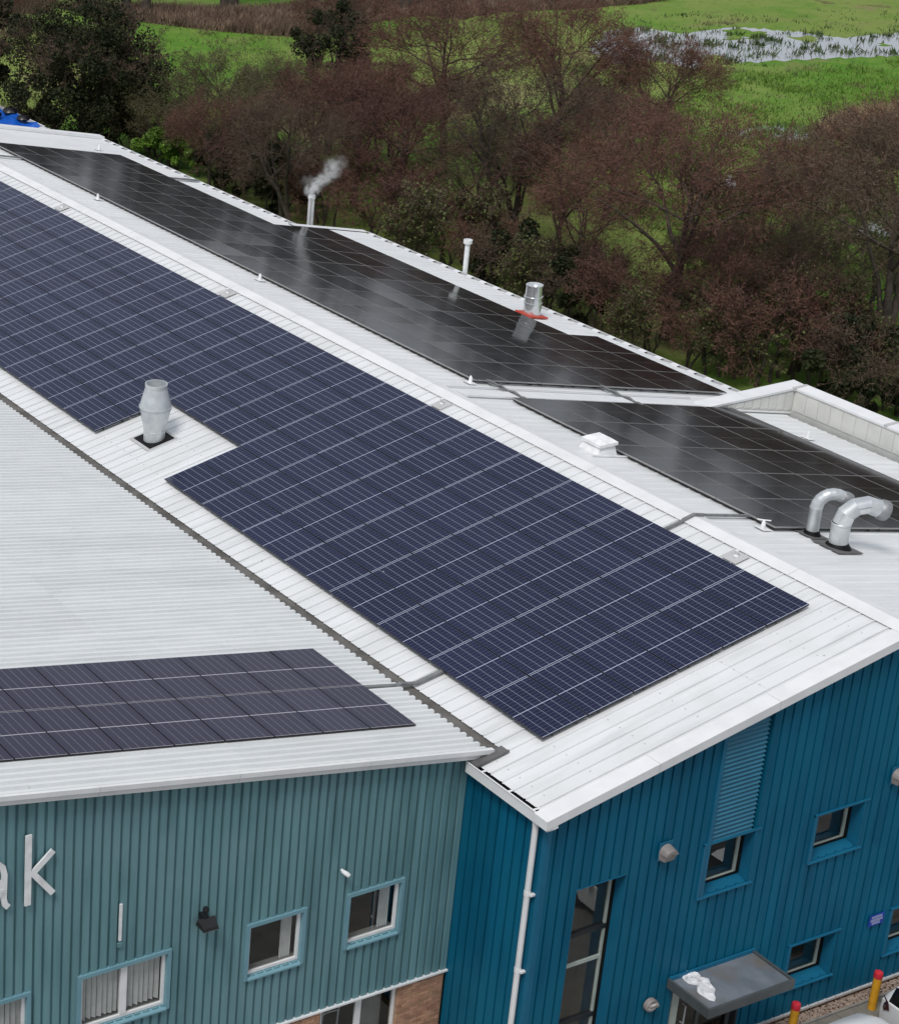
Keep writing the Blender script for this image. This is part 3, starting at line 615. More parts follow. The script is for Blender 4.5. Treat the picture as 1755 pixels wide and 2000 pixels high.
for op in tw:
    y0, y1, z0, z1 = op; xi = TX - .05; f = .065
    mb = MB()
    for a in ((y0, y0 + f, z0, z1), (y1 - f, y1, z0, z1), (y0 + f, y1 - f, z0, z0 + f), (y0 + f, y1 - f, z1 - f, z1)): mb.box(xi - .05, xi, *a)
    wide = y1 - y0 > 1.5
    if wide: ym = (y0 + y1) / 2 + 0.02; mb.box(xi - .05, xi + .01, ym - .07, ym + .07, z0 + f, z1 - f)
    wo = mb.build('window', 'upvc', TBD)
    MB().quad((xi - .03, y0 + f, z0 + f), (xi - .03, y1 - f, z0 + f), (xi - .03, y1 - f, z1 - f), (xi - .03, y0 + f, z1 - f)).build('pane', 'glass', wo)
    mb = MB(); s = .085
    mb.box(TX - .08, TX + .035, y0 - s, y0 - .004, z0 - s, z1 + s); mb.box(TX - .08, TX + .035, y1 + .004, y1 + s, z0 - s, z1 + s)
    mb.box(TX - .08, TX + .037, y0 - .004, y1 + .004, z1 + .004, z1 + s); mb.slab([(TX - .08, y0 - .004, z0 - .004), (TX - .08, y1 + .004, z0 - .004), (TX + .06, y1 + .004, z0 - .05), (TX + .06, y0 - .004, z0 - .05)], (0, 0, -.035))
    mb.build('surround', 'teal_trim', wo)
    # room behind
    mb = MB(); r0, r1 = y0 - .3, y1 + .5
    for q in (((xi - 1.6, r0, z0 - .3), (xi - 1.6, r1, z0 - .3), (xi - 1.6, r1, z1 + .3), (xi - 1.6, r0, z1 + .3)), ((xi - 1.6, r0, z0 - .3), (xi - .1, r0, z0 - .3), (xi - .1, r0, z1 + .3), (xi - 1.6, r0, z1 + .3)), ((xi - 1.6, r1, z0 - .3), (xi - .1, r1, z0 - .3), (xi - .1, r1, z1 + .3), (xi - 1.6, r1, z1 + .3)), ((xi - 1.6, r0, z1 + .3), (xi - .1, r0, z1 + .3), (xi - .1, r1, z1 + .3), (xi - 1.6, r1, z1 + .3))): mb.quad(*q)
    mb.build('room', 'room_dark', wo)
    MB().box(xi - .22, xi - .055, y0, y1, z0 - .02, z0 + .03).build('inner_sill', 'room_pale', wo)
    if wide:
        yy = y0 + .1
        while yy < y1 - .1:
            a = .03 + .02 * random.random(); MB().slab([(xi - .12, yy, z0 + .10 + .05 * random.random()), (xi - .12 + a, yy + .085, z0 + .10), (xi - .12 + a, yy + .085, z1 - .08), (xi - .12, yy, z1 - .08)], (.002, 0, 0)).build('blind_slat', 'blind', wo); yy += .115
    else:
        mb = MB(); n = 10      # gathered curtain / end of a pulled blind on the right
        for i in range(n):
            y_ = y1 - .10 - .26 * (1 - i / n); d = .03 * (i % 2); y2 = y1 - .10 - .26 * (1 - (i + 1) / n); d2 = .03 * ((i + 1) % 2)
            mb.quad((xi - .14 + d, y_, z0 + .04), (xi - .14 + d2, y2, z0 + .04), (xi - .14 + d2, y2, z1 - .06), (xi - .14 + d, y_, z1 - .06))
        mb.build('curtain', 'blind', wo)
# brick base: each brick its own piece where the photo shows them
MB().box(TX - .25, TX - .055, -24, BWIN[0], 0, ZBR - .03).build('brick_wall', 'mortar', TBD)
MB().box(TX - .25, TX - .055, BWIN[1], -8.86, 0, ZBR - .03).build('brick_wall', 'mortar', TBD)
BWL = MB().box(TX - .25, TX - .055, BWIN[0], BWIN[1], 0, BWIN[2]).build('brick_wall', 'mortar', TBD)
meb = MB().box(0, .045, 0, .215, 0, .065).mesh('brick', 'brick'); mebh = MB().box(0, .045, 0, .1025, 0, .065).mesh('brick', 'brick')
r = 0; z = ZBR - .03 - .075
while z > 0.3:
    for ya, yb in ((-13.9, BWIN[0] - .01), (BWIN[1] + .01, -8.88)):
        y = ya - (0.1125 if r % 2 else 0)
        while y < yb:
            e = min(y + .215, yb); s0 = max(y, ya)
            if e - s0 > .19: inst('brick', meb, TBD, (TX - .055 + random.uniform(-.003, .003), s0, z))
            elif e - s0 > .08: inst('brick', mebh, TBD, (TX - .055 + random.uniform(-.003, .003), s0, z))
            y += .225
    z -= .075; r += 1
mb = MB(); z = ZBR - .03 - .075; r = 0
while z > 0.0:
    y = -24 - (0.1125 if r % 2 else 0)
    while y < -8.95:
        inside = (y > -14.1 and z > .3) or (BWIN[0] - .24 < y < BWIN[1] + .02 and z + .07 > BWIN[2])
        if not inside: mb.box(TX - .055, TX - .010, max(y, -24), y + .215, z, z + .065)
        y += .225
    z -= .075; r += 1
tag(mb.build('brick_field', 'brick', TBD), kind='stuff')
MB().box(TX - .05, TX + .045, -24, -8.8, ZBR - .03, ZBR + .008).build('drip_sill', 'trim_white', TBD)
mb = MB()      # screw heads in the grooves of the teal sheets
for zz in (2.35, 3.1, 4.3, 5.4, 6.5, 7.45, 8.4):
    for i, y in enumerate(np.arange(-23.9 + .163, -8.9, .4)):
        if zz > zT(y) - .25 or any(o[0] - .1 < y < o[1] + .1 and o[2] - .12 < zz < o[3] + .12 for o in tw): continue
        mb.box(TX - .058, TX - .044, y - .014, y + .014, zz - .016, zz + .016)
tag(mb.build('screw_heads', 'screw_dark', TBD), kind='stuff')
y0, y1, z0, z1 = BWIN; xi = TX - .10; mb = MB(); f = .06; ym = -10.97
for a in ((y0, y0 + f, z0, z1 - .03), (y1 - f, y1, z0, z1 - .03), (y0 + f, y1 - f, z0, z0 + f), (y0 + f, y1 - f, z1 - .09, z1 - .03), (ym - .07, ym + .07, z0 + f, z1 - .09)): mb.box(xi - .05, xi, *a)
wo = mb.build('window', 'upvc', TBD)
MB().quad((xi - .03, y0 + f, z0 + f), (xi - .03, y1 - f, z0 + f), (xi - .03, y1 - f, z1 - .09), (xi - .03, y0 + f, z1 - .09)).build('pane', 'glass', wo)
MB().quad((xi - 2.2, y0 - 1, -.1), (xi - 2.2, y1 + 1, -.1), (xi - 2.2, y1 + 1, 2.3), (xi - 2.2, y0 - 1, 2.3)).build('room', 'room_dark', wo)
MB().box(xi - .06, xi + .12, y0 - .05, y1 + .05, z0 - .06, z0 - .0).build('sill', 'upvc', wo)
MB().quad((xi - .3, y1 - .75, .1), (xi - .3, y1 - .1, .1), (xi - .3, y1 - .1, 2.0), (xi - .3, y1 - .75, 2.0)).build('curtain', 'room_pale', wo)
# chair indoors behind that window
ch = empty('chair', (TX - .75, -11.15, 0.45)); tag(ch, 'white tubular chair standing indoors behind the brick wall window', 'chair')
mb = MB(); 
for s in (-.2, .2): mb.tube([(0, s, .4), (0.02, s, .8), (.1, s, 1.2)], .018, 6)
mb.build('back_post', 'plastic_white', ch)
for zz in (.78, .98, 1.18): MB().tube([(.02 + (zz - .78) * .2, -.2, zz), (-.03 + (zz - .78) * .2, 0, zz - .02), (.02 + (zz - .78) * .2, .2, zz)], .016, 6).build('back_rail', 'plastic_white', ch)
MB().box(0, .42, -.21, .21, .38, .42).build('seat', 'plastic_white', ch)
for a in (.02, .4):
    for b in (-.19, .19): MB().tube([(a, b, -.40), (a, b, .38)], .016, 6).build('leg', 'plastic_white', ch)

# ------------------------------------------------------------------ SOLAR ARRAYS
PL, PW, GAP = 1.722, 1.134, 0.02
def panel_meshes(tag_, cells, pw):
    fm = 'frame_grey' if cells == 'cells_black' else 'frame_black'
    t = 0.035; mb = MB(); x, y = PL / 2, pw / 2; r = 0.010 if cells == 'cells_black' else 0.005
    mb.hexa([(-x, -y, -t), (x, -y, -t), (x, y, -t), (-x, y, -t)], [(-x, -y, 0), (x, -y, 0), (x, y, 0), (-x, y, 0)])
    fr = mb.mesh('solar_panel', fm)
    me = bpy.data.meshes.new('cell_sheet'); a, b = x - r, y - r
    me.from_pydata([(-a, -b, .003), (a, -b, .003), (a, b, .003), (-a, b, .003)], [], [(0, 1, 2, 3)])
    u = me.uv_layers.new(name='UVMap'); u.data.foreach_set('uv', [0, 0, 1, 0, 1, 1, 0, 1]); me.materials.append(MATS[cells]); me.update()
    return fr, me
def array(label, cells, pw, spots, tilt, jitter):
    """spots: centre points and rows; tilt: rotation about x"""
    A = empty('solar_array', (0, 0, 0)); tag(A, label, 'solar array')
    fr, ce = panel_meshes(label, cells, pw)
    for p in spots:
        rj = (tilt + RAD(random.gauss(0, jitter)), RAD(random.gauss(0, jitter)), 0)
        o = inst('solar_panel', fr, A, tuple(p), rj); inst('cell_sheet', ce, o)
    return A
H = 0.125
def slope_pt(x, s, zf, tilt, nn, sgn):
    y = sgn * s * cos(tilt); return np.array([x, y, ZG - s * sin(tilt)]) + nn * H
sp = []
for c in range(25):
    for r in range(6):
        if c in (8, 9) and r >= 4: continue
        sp.append(slope_pt(-(c * 2 + 1) * 0.871, 0.8505 + (r + .5) * 1.1542, zF, TF, nF, -1))
A1 = array('large array of navy blue solar panels with white grid lines on the front slope', 'cells_blue', PW, sp, TF, 0.10)
sp = []
for c in range(16):
    for r in range(8 if c < 3 else (7 if c < 10 else 5)):
        sp.append(slope_pt(-13.42 - (c * 2 + 1) * 0.871, 1.66 + (r + .5) * 1.18, zB, TB, nB, 1))
A2 = array('long stepped array of glossy black solar panels on the far slope by the wood', 'cells_black', 1.16, sp, -TB, 0.13)
sp = []
for c in range(5):
    for r in range(7):
        sp.append(slope_pt(-3.30 - (c * 2 + 1) * 0.871, 1.70 + (r + .5) * 1.1542, zB, TB, nB, 1))
A3 = array('glossy black solar panels on the far slope beside the cream parapet', 'cells_black', PW, sp, -TB, 0.13)
sp = []
for c in range(2):
    for r in range(10):
        s = (r + .5) * 1.1542; y = -9.575 - s * cos(TT)
        sp.append(np.array([-1.42 - (c * 2 + 1) * 0.871, y, zT(y)]) + nT * H)
A4 = array('small slate grey solar array on the pale ribbed roof above the teal wall', 'cells_slate', PW, sp, -TT, 0.08)
# mounting rails show as a dark line under the lower edges
def rails(A, pts_fn, rows):
    for xa, xb, s in rows: MB().slab([pts_fn(xa, s), pts_fn(xb, s), pts_fn(xb, s + .04), pts_fn(xa, s + .04)], (0, 0, .05)).build('mounting_rail', 'frame_black', A)
fpt = lambda x, s: np.array([x, -s * cos(TF), ZG - s * sin(TF)]) + nF * .036
bpt = lambda x, s: np.array([x, s * cos(TB), ZG - s * sin(TB)]) + nB * .036
rails(A1, fpt, [(-42, -.03, 0.8505 + r * 1.1542 + d) for r in range(4) for d in (.25, .85)] + [(-13.9, -.03, 0.8505 + r * 1.1542 + d) for r in (4, 5) for d in (.25, .85)] + [(-42, -17.45, 0.8505 + r * 1.1542 + d) for r in (4, 5) for d in (.25, .85)])
rails(A2, bpt, [(-41, -13.45, 1.66 + r * 1.18 + d) for r in range(5) for d in (.05, .85)] + [(-30.8, -13.45, 1.66 + r * 1.18 + d) for r in (5, 6) for d in (.25, .85)])
rails(A3, bpt, [(-12, -3.33, 1.70 + r * 1.1542 + d) for r in range(7) for d in (.05, .85)])
tpt = lambda x, s: np.array([x, -9.575 - s * cos(TT), zT(-9.575 - s * cos(TT))]) + nT * .04
for xs in (-4.5, -3.6, -2.75, -1.85): MB().slab([tpt(xs, .05), tpt(xs, 11.4), tpt(xs + .04, 11.4), tpt(xs + .04, .05)], (0, 0, .04)).build('mounting_rail', 'frame_black', A4)
mb = MB()   # dark skirt line at the near edges (closed side of the rail ends)
# small clamp brackets that poke out on the roof beside the arrays
def clip(A, p, n):
    p = np.array(p); MB().slab([p + (-.06, -.02, 0), p + (.06, -.02, 0), p + (.06, .02, 0), p + (-.06, .02, 0)], n * .03).build('rail_clip', 'trim_grey', A)

# ------------------------------------------------------------------ ROOF THINGS
def cable_tray(pts, label, wdt=.09):
    mb = MB()
    for p, q in zip(pts[:-1], pts[1:]):
        p, q = np.array(p, float), np.array(q, float); d = q - p; d /= np.linalg.norm(d); s = np.cross(d, (0, 0, 1)); s /= np.linalg.norm(s)
        mb.slab([p - s * wdt / 2, q - s * wdt / 2, q + s * wdt / 2, p + s * wdt / 2][::-1], (0, 0, .05))
    o = mb.build('cable_tray', 'cable_grey'); tag(o, label, 'cable tray', 'cable trays on the roofs'); return o
F_ = lambda x, y: (x, y, zF(y) + .05)
B_ = lambda x, y: (x, y, zB(y) + .06)
T_ = lambda x, y: (x, y, zT(y) + .05)
cable_tray([T_(-3.15, -9.6), T_(-3.12, -8.72), (-3.1, -8.62, TZ0 + .09), (-3.08, -8.38, zF(-8.38) + .09), F_(-3.06, -8.25), F_(-3.05, -7.2)], 'grey cable tray crossing the valley gutter between the two roofs')
cable_tray([F_(-4.06, -.95), F_(-4.06, -.32), (-4.06, -.3, zF(-.3) + .07), (-4.06, 0, ZG + .075), (-4.06, .3, zB(.3) + .07), B_(-4.06, .34), B_(-4.06, 1.9)], 'grey cable tray over the ridge beside the elbow ducts', .07)
cable_tray([F_(-38.8, -.95), (-38.8, -.3, zF(-.3) + .07), (-38.8, 0, ZG + .075), (-38.8, .3, zB(.3) + .07), B_(-38.8, 2.0)], 'grey cable tray over the ridge near the far gable end', .09)
strip = cable_tray([B_(-37.7, 7.3), B_(-37.8, 8.8)], 'short grey cable tray at the back eave of the narrow roof part', .16)
def cable_run(y0, xa, xb, label):
    o = MB().slab([B_(xa, y0 - .05), B_(xb, y0 - .05), B_(xb, y0 + .06), B_(xa, y0 + .06)], (0, 0, .03)).build('cable_tray', 'cable_grey'); tag(o, label, 'cable tray', 'cable trays on the roofs')
    mb = MB(); pts = [(x, y0 + .02 * sin(x * 9), zB(y0) + .12 + .02 * sin(x * 14)) for x in np.linspace(xa, xb, 14)]
    mb.tube(pts, .03, 6); mb.build('cable', 'cable_grey', o, smooth=True)
cable_run(2.15, -13.6, -11.9, 'cable tray between the black arrays, close to the ridge')
cable_run(6.15, -13.6, -11.9, 'cable tray between the black arrays, half way down the slope')

def anchor_plate(x, front):
    y = -.52; p = np.array([x, y, zF(y)]) + nF * .036
    o = empty('roof_anchor', tuple(p)); tag(o, ANL[x], 'roof anchor', 'safety anchors along the ridge')
    q = [np.array([dx, dy, dy * tan(TF)]) for dx, dy in ((-.19, -.2), (.19, -.2), (.19, .2), (-.19, .2))]
    MB().slab(q, nF * .012).build('base_plate', 'trim_grey', o)
    MB().lathe([(.055, .0), (.055, .03), (.03, .05), (.03, .10), (.045, .12), (.045, .16), (.0, .17)], (0, 0, .01), 12).build('post', 'plastic_white', o, smooth='auto')
ANL = {-2.3: 'safety anchor on the ridge, first from the blue gable', -12.1: 'safety anchor on the ridge, second from the blue gable', -21.9: 'safety anchor on the ridge, third from the blue gable', -31.9: 'safety anchor on the ridge, fourth from the blue gable'}
for x in ANL: anchor_plate(x, True)
def white_cleat(x, y, label):
    o = empty('cable_post', (x, y, zB(y) + .036)); tag(o, label, 'roof anchor', 'white anchor posts on the back slope'); o.scale = (.72, .72, .72)
    MB().slab([(-.22, -.18, .18 * tan(TB)), (.22, -.18, .18 * tan(TB)), (.22, .18, -.18 * tan(TB)), (-.22, .18, -.18 * tan(TB))], (0, 0, .02)).build('base_plate', 'plastic_white', o)
    MB().lathe([(.075, 0), (.07, .1), (.06, .18), (.03, .25), (.0, .28)], (0, 0, .02), 12).build('post', 'plastic_white', o, smooth='auto')
    if x > -5: MB().tube([(-.14, -.14, .30), (0, 0, .29), (.14, .14, .30)], .02, 6).build('crossbar', 'plastic_white', o)
for x, y, l in ((-3.42, 1.45, 'white anchor post with a crossbar beside the elbow ducts'), (-13.42, 1.5, 'white anchor post at the gap between the black arrays'), (-23.0, 1.38, 'white anchor post on the upper edge of the long black array near the cream flue'), (-32.8, 1.4, 'white anchor post on the upper edge of the long black array, nearer the far gable'), (-9.9, 10.15, 'white anchor post on the lower slope inside the parapet'), (-42.4, 7.1, 'white anchor post on the far end of the back slope')): white_cleat(x, y, l)

# big galvanised ventilator on the front slope
cv = np.array([-16.05, -6.62, zF(-6.62)])
o = empty('roof_ventilator', tuple(cv)); tag(o, 'large galvanised jet cowl ventilator standing in a gap of the blue array', 'roof vent')
MB().slab([(-.40, -.38, -.38 * tan(TF) + .03), (.40, -.38, -.38 * tan(TF) + .03), (.40, .38, .38 * tan(TF) + .03), (-.40, .38, .38 * tan(TF) + .03)], nF * .02).build('flashing', 'black_rubber', o)
MB().slab([(-.46, -.46, -.46 * tan(TF) + .01), (.46, -.46, -.46 * tan(TF) + .01), (.46, .46, .46 * tan(TF) + .01), (-.46, .46, .46 * tan(TF) + .01)], nF * .022).build('flashing_plate', 'trim_grey', o)
MB().lathe([(.285, -.1), (.285, .27), (.295, .275), (.295, .29), (.285, .295), (.42, .93), (.435, .935), (.435, .97), (.42, .975), (.285, 1.50), (.295, 1.505), (.295, 1.60), (.265, 1.60), (.255, 1.2), (.2, 1.1), (0, 1.1)], (0, 0, 0), 40).build('cowl', 'galv', o, smooth='auto')

def pix_height(px, py, base, axis_y=True):
    return onY(px, py, base[1])[2]
# steaming white flue behind the eave
def flue(name, bx, by, py_top, px_top, r, label, y, zlow, mt, cap):
    p = onY(px_top, py_top, y); o = empty(name, (p[0], y, zlow)); tag(o, label, 'flue')
    h = p[2] - zlow
    MB().lathe([(r, 0), (r, h), (r * .75, h), (r * .75, h - .15), (0, h - .15)], (0, 0, 0), 20).build('pipe', mt, o, smooth='auto')
    return o, p, h
o, p1, h = flue('flue_pipe', 0, 0, 380, 609, .115, 'white plastic flue with steam rising from it behind the eave', 10.55, zB(10.55) - 1.5, 'plastic_white', None)
MB().tube([(.10, -.09, .6), (.10, -.09, h - .08)], .03, 8).build('condensate_pipe', 'trim_grey', o)
MB().lathe([(.125, h - .16), (.135, h - .15), (.135, h - .05), (.12, h - .04)], (0, 0, 0), 20).build('collar', 'plastic_white', o)
pf2 = onY(914, 468, 12.05); o = empty('flue_pipe', (pf2[0], 12.05, zB(12.05) - 2)); h = pf2[2] - o.location[2]
tag(o, 'thin plain white flue pipe without steam behind the eave', 'flue')
MB().lathe([(.085, 0), (.085, h - .14)], (0, 0, 0), 16).build('pipe', 'plastic_white', o, smooth='auto')
MB().lathe([(.10, h - .16), (.15, h - .12), (.15, h), (.11, h), (.10, h - .1), (0, h - .1)], (0, 0, 0), 16).build('collar', 'plastic_white', o, smooth='auto')
# cream twin-wall flue with red seal
pb = onB(1036, 618); yb = 10.35; ptop = onY(1045, 556, yb); o = empty('twin_wall_flue', (ptop[0] - .02, yb, zB(yb) - .1)); h = ptop[2] - o.location[2]
tag(o, 'shiny steel twin wall flue with a red rubber seal at its foot', 'flue')
MB().lathe([(.27, 0), (.27, h - .62), (.285, h - .61), (.285, h - .57), (.27, h - .56), (.27, h - .42), (.285, h - .41), (.285, h - .37), (.26, h - .36)], (0, 0, 0), 28).build('pipe', 'galv_shiny', o, smooth='auto')
MB().lathe([(.25, h - .37), (.25, h - .04), (.262, h - .03), (.262, h), (.23, h), (.2, h - .08), (0, h - .08)], (0, 0, 0), 28).build('cap', 'galv_shiny', o, smooth='auto')
a = .36; MB().slab([(-a, -a, a * tan(TB) + .14), (a, -a, a * tan(TB) + .14), (a, a, -a * tan(TB) + .14), (-a, a, -a * tan(TB) + .14)], nB * .05).build('rubber_seal', 'red_seal', o)
# low white box vent by the ridge
pv = np.array([-8.35, 1.22, zB(1.22)]); o = empty('box_vent', tuple(pv)); tag(o, 'low square white roof vent with an overhanging lid', 'roof vent')
MB().hexa([(-.34, -.30, .30 * tan(TB)), (.34, -.30, .30 * tan(TB)), (.34, .30, -.30 * tan(TB) - .02), (-.34, .30, -.30 * tan(TB) - .02)], [(-.27, -.24, .22), (.27, -.24, .22), (.27, .24, .22), (-.27, .24, .22)]).build('curb', 'plastic_white', o)
MB().box(-.2, .2, -.18, .18, .2, .27).build('throat', 'trim_grey', o)
m2 = MB().hexa([(-.33, -.28, .25), (.33, -.28, .25), (.33, .28, .25), (-.33, .28, .25)], [(-.33, -.28, .33), (.33, -.28, .33), (.33, .28, .33), (-.33, .28, .33)]); m2.hexa([(-.325, -.275, .33), (.325, -.275, .33), (.325, .275, .33), (-.325, .275, .33)], [(-.2, -.16, .41), (.2, -.16, .41), (.2, .16, .41), (-.2, .16, .41)]); m2.build('lid', 'plastic_white', o)
MB().slab([(.42, -.62, .62 * tan(TB) + .036), (.47, -.62, .62 * tan(TB) + .036), (.47, .62, -.62 * tan(TB) + .036), (.42, .62, -.62 * tan(TB) + .036)], (0, 0, .03)).build('flashing', 'plastic_white', o)
# elbow ducts
def elbow(px, py, r, label, hgt, reach, mt_parts, az, seg):
    p = onB(px, py); o = empty('elbow_duct', tuple(p)); tag(o, label, 'duct', 'elbow ducts on the back slope'); 
    d = np.array([cos(az), sin(az), 0.0])
    MB().lathe([(r * 1.55, -.03), (r * 1.35, .06), (r * 1.08, .14), (r * 1.0, .16)], (0, 0, 0), 28).build('boot', 'black_rubber', o, smooth='auto')
    a = r * 1.9; MB().slab([(-a, -a, a * tan(TB) + .03), (a, -a, a * tan(TB) + .03), (a, a, -a * tan(TB) + .03), (-a, a, -a * tan(TB) + .03)], nB * .015).build('flashing', 'lead_grey', o)
    MB().lathe([(r, .05), (r, hgt - .03), (r * 1.04, hgt - .02), (r * 1.04, hgt + .02), (r, hgt + .03)], (0, 0, 0), 28).build('riser', mt_parts[0], o, smooth='auto')
    R = reach; n = seg; pts = []
    for i in range(n + 1):
        t = RAD(125) * i / n; pts.append(np.array([0, 0, hgt]) + d * R * (1 - cos(t)) + np.array([0, 0, R * sin(t)]))
    full = MB().tube(pts, r, 28, caps=False)      # mitred rings, one piece of bend between each two
    for i in range(n):
        sg = MB(); sg.v = [tuple(np.array(q) * 1.0) for q in full.v[i * 28:(i + 2) * 28]]; sg.f = [(j, (j + 1) % 28, 28 + (j + 1) % 28, 28 + j) for j in range(28)]; sg.m = [0] * 28
        sg.build('elbow_segment', mt_parts[1 + i % (len(mt_parts) - 1)], o, smooth=True)
    e = (pts[-1] - pts[-2]); e /= np.linalg.norm(e); q = pts[-1]
    MB().tube([q, q + e * .05, q + e * .14, q + e * .2], [r * .98, r * 1.15, r * 1.18, r * 1.1], 28, caps=True).build('mesh_guard', 'grey_mesh', o, smooth='auto')
mat('grey_mesh', (0.34, 0.35, 0.36), 0.5, 0.5, c2=(0.22, 0.23, 0.24), scale=60, detail=2)
elbow(1584, 1047, .135, 'slim grey elbow duct with a curved top next to the array', .72, .33, ['galv', 'galv', 'galv'], RAD(62), 7)
elbow(1634, 1071, .20, 'wide segmented steel elbow duct with bright bend', .62, .46, ['galv', 'galv_shiny', 'galv'], RAD(62), 4)

# ------------------------------------------------------------------ THINGS ON THE WALLS
def hood_vent(u, v, label):
    p = onX(u, v, WX + .03); o = empty('wall_vent', tuple(p)); tag(o, label, 'wall vent', 'hooded vents on the blue wall')
    MB().box(0, .02, -.17, .17, -.20, .22).build('back_plate', 'blue_trim', o)
    mb = MB(); k = 16; vs = []
    for i in range(9):
        t = pi * i / 8
        for d in (0, .10, .19): 
            rr = .17 - .35 * d * d * 4 * .3
            vs.append((.02 + d, -rr * cos(t), rr * sin(t) * (1 - .3 * d / .19) + (.0 if t in (0, pi) else 0)))
    for i in range(8):
        for j in range(2): mb.add([], [], 0); mb.f.append((i * 3 + j, (i + 1) * 3 + j, (i + 1) * 3 + j + 1, i * 3 + j + 1)); mb.m.append(0)
    mb.v = vs
    mb.f += [(i * 3 + 2, (i + 1) * 3 + 2, 27) for i in range(8)]; mb.m += [0] * 8; mb.v.append((.20, 0, .02))
    mb.add([(.02, -.17, 0), (.02, .17, 0), (.02, .155, -.15), (.02, -.155, -.15), (.19, -.13, 0), (.19, .13, 0), (.14, .12, -.16), (.14, -.12, -.16)], [(4, 5, 6, 7), (0, 4, 7, 3), (5, 1, 2, 6), (3, 7, 6, 2)])
    mb.build('hood', 'grey_plastic', o, smooth='auto')
hood_vent(1298, 1662, 'grey hooded wall vent between the tall window and the louvres')
hood_vent(1751, 1513, 'grey hooded wall vent high on the blue wall above the sign')
p = onX(1267, 1961, WX + .03); o = empty('wall_lamp', tuple(p)); tag(o, 'round grey bulkhead lamp low on the blue wall by the tall window', 'wall lamp')
mb = MB(); mb.tube([(0, 0, 0), (.07, 0, 0), (.10, 0, 0)], [.155, .155, .13], 24); mb.build('body', 'grey_plastic', o, smooth='auto')
MB().tube([(.10, 0, -.02), (.13, 0, -.03)], [.115, .06], 20).build('lens', 'plastic_white', o, smooth='auto')
MB().slab([(.09, -.13, .02), (.16, -.11, .0), (.16, .11, .0), (.09, .13, .02)], (0, 0, .05)).build('eyelid', 'grey_plastic', o)
# blue sign
q = [onX(*t, WX + .04) for t in ((1240 + 1465 / 3.225, 1380 + 1393 / 3.225), (1240 + 1572 / 3.225, 1380 + 1293 / 3.225))]
sy0, sy1, sz0, sz1 = q[0][1], q[1][1], q[0][2], q[1][2] - .0
o = empty('wall_sign', (WX + .03, sy0, sz0)); tag(o, 'small blue sign with white lettering on the blue wall', 'sign')
W_, H_ = sy1 - sy0, sz1 - sz0
MB().box(0, .015, 0, W_, 0, H_).build('board', 'sign_blue', o)
mb = MB(); rr = random.Random(3)
for zz, words in ((.70, (.16, .84)), (.42, (.10, .90)), (.14, (.22, .72))):
    y = words[0] * W_
    while y < words[1] * W_:
        l = rr.uniform(.018, .028); hh = H_ * .19; mb.box(.015, .018, y, y + l * .3, zz * H_, zz * H_ + hh)
        mb.box(.015, .018, y, y + l, zz * H_ + hh * .8, zz * H_ + hh); mb.box(.015, .018, y, y + l, zz * H_, zz * H_ + hh * .2); y += l + .012
mb.build('lettering', 'sign_white', o)
# teal wall: letters, camera, floodlight, conduit
LX = TX + .06
def stroke(mb, pts, wd):
    pts = [np.array(p, float) for p in pts]
    for a, b in zip(pts[:-1], pts[1:]):
        d = (b - a) / np.linalg.norm(b - a); s = np.cross(d, (1, 0, 0)) * wd / 2
        mb.slab([a - s, b - s, b + s, a + s], (.035, 0, 0))
yk = -18.83
mb = MB(); mb.box(LX, LX + .035, yk - .065, yk + .06, ZG - 2.37, ZG - .87)
o = empty('sign_letter', (0, 0, 0)); tag(o, 'white raised letter k on the teal wall', 'letter', 'white letters of the wall sign')
mb.build('stem', 'plastic_white', o)
J, U_, L_ = onX(62, 1706, LX), onX(103, 1660, LX), onX(102, 1743, LX)
mb = MB(); stroke(mb, [J + (.001, 0, 0), U_ + (.001, 0, 0)], .12); mb.build('arm', 'plastic_white', o)
mb = MB(); stroke(mb, [J + (.002, .0, .02), L_ + (.002, 0, 0)], .12); mb.build('leg_stroke', 'plastic_white', o)
o = empty('sign_letter', (0, 0, 0)); tag(o, 'white raised letter a with a tail, beside the k on the teal wall', 'letter', 'white letters of the wall sign')
mb = MB(); pa = [onX(u, v, LX) for u, v in ((-38, 1698), (-22, 1688), (-6, 1687), (4, 1694), (7.5, 1708), (6.5, 1740), (6, 1755), (8, 1765), (14, 1770))]
for i, (a_, b_) in enumerate(zip(pa[:-1], pa[1:])): stroke(mb, [a_ + (.0006 * i, 0, 0), b_ + (b_ - a_) * .12 + (.0006 * i, 0, 0)], .115)
mb.build('stem', 'plastic_white', o)
mb = MB(); cb = onX(-24, 1742, LX); cb2 = [cb + np.array([.006, .25 * cos(t), .24 * sin(t)]) for t in np.linspace(0, 2 * pi, 20)]
for i, (a_, b_) in enumerate(zip(cb2[:-1], cb2[1:])): stroke(mb, [a_ + (.0004 * i, 0, 0), b_ + (.0004 * i, 0, 0)], .13)
mb.build('bowl', 'plastic_white', o)
p = onX(672, 1703, TX + .12); o = empty('security_camera', tuple(p)); tag(o, 'white bullet security camera on the teal wall above a small window', 'camera'); o.scale = (.62, .62, .62)
MB().tube([(-.10, -.03, .02), (.0, -.01, .0), (.05, 0, -.01)], [.05, .055, .03], 12).build('bracket', 'plastic_white', o, smooth='auto')
MB().tube([(-.02, -.07, .04), (.06, .02, -.03), (.13, .10, -.10)], [.06, .085, .075], 16).build('body', 'plastic_white', o, smooth='auto')
MB().tube([(.12, .09, -.095), (.14, .112, -.11)], [.06, .055], 14).build('lens', 'black_metal', o, smooth='auto')
p = onX(401, 1797, TX + .14); o = empty('floodlight', tuple(p)); tag(o, 'black floodlight with a sensor on the teal wall', 'floodlight')
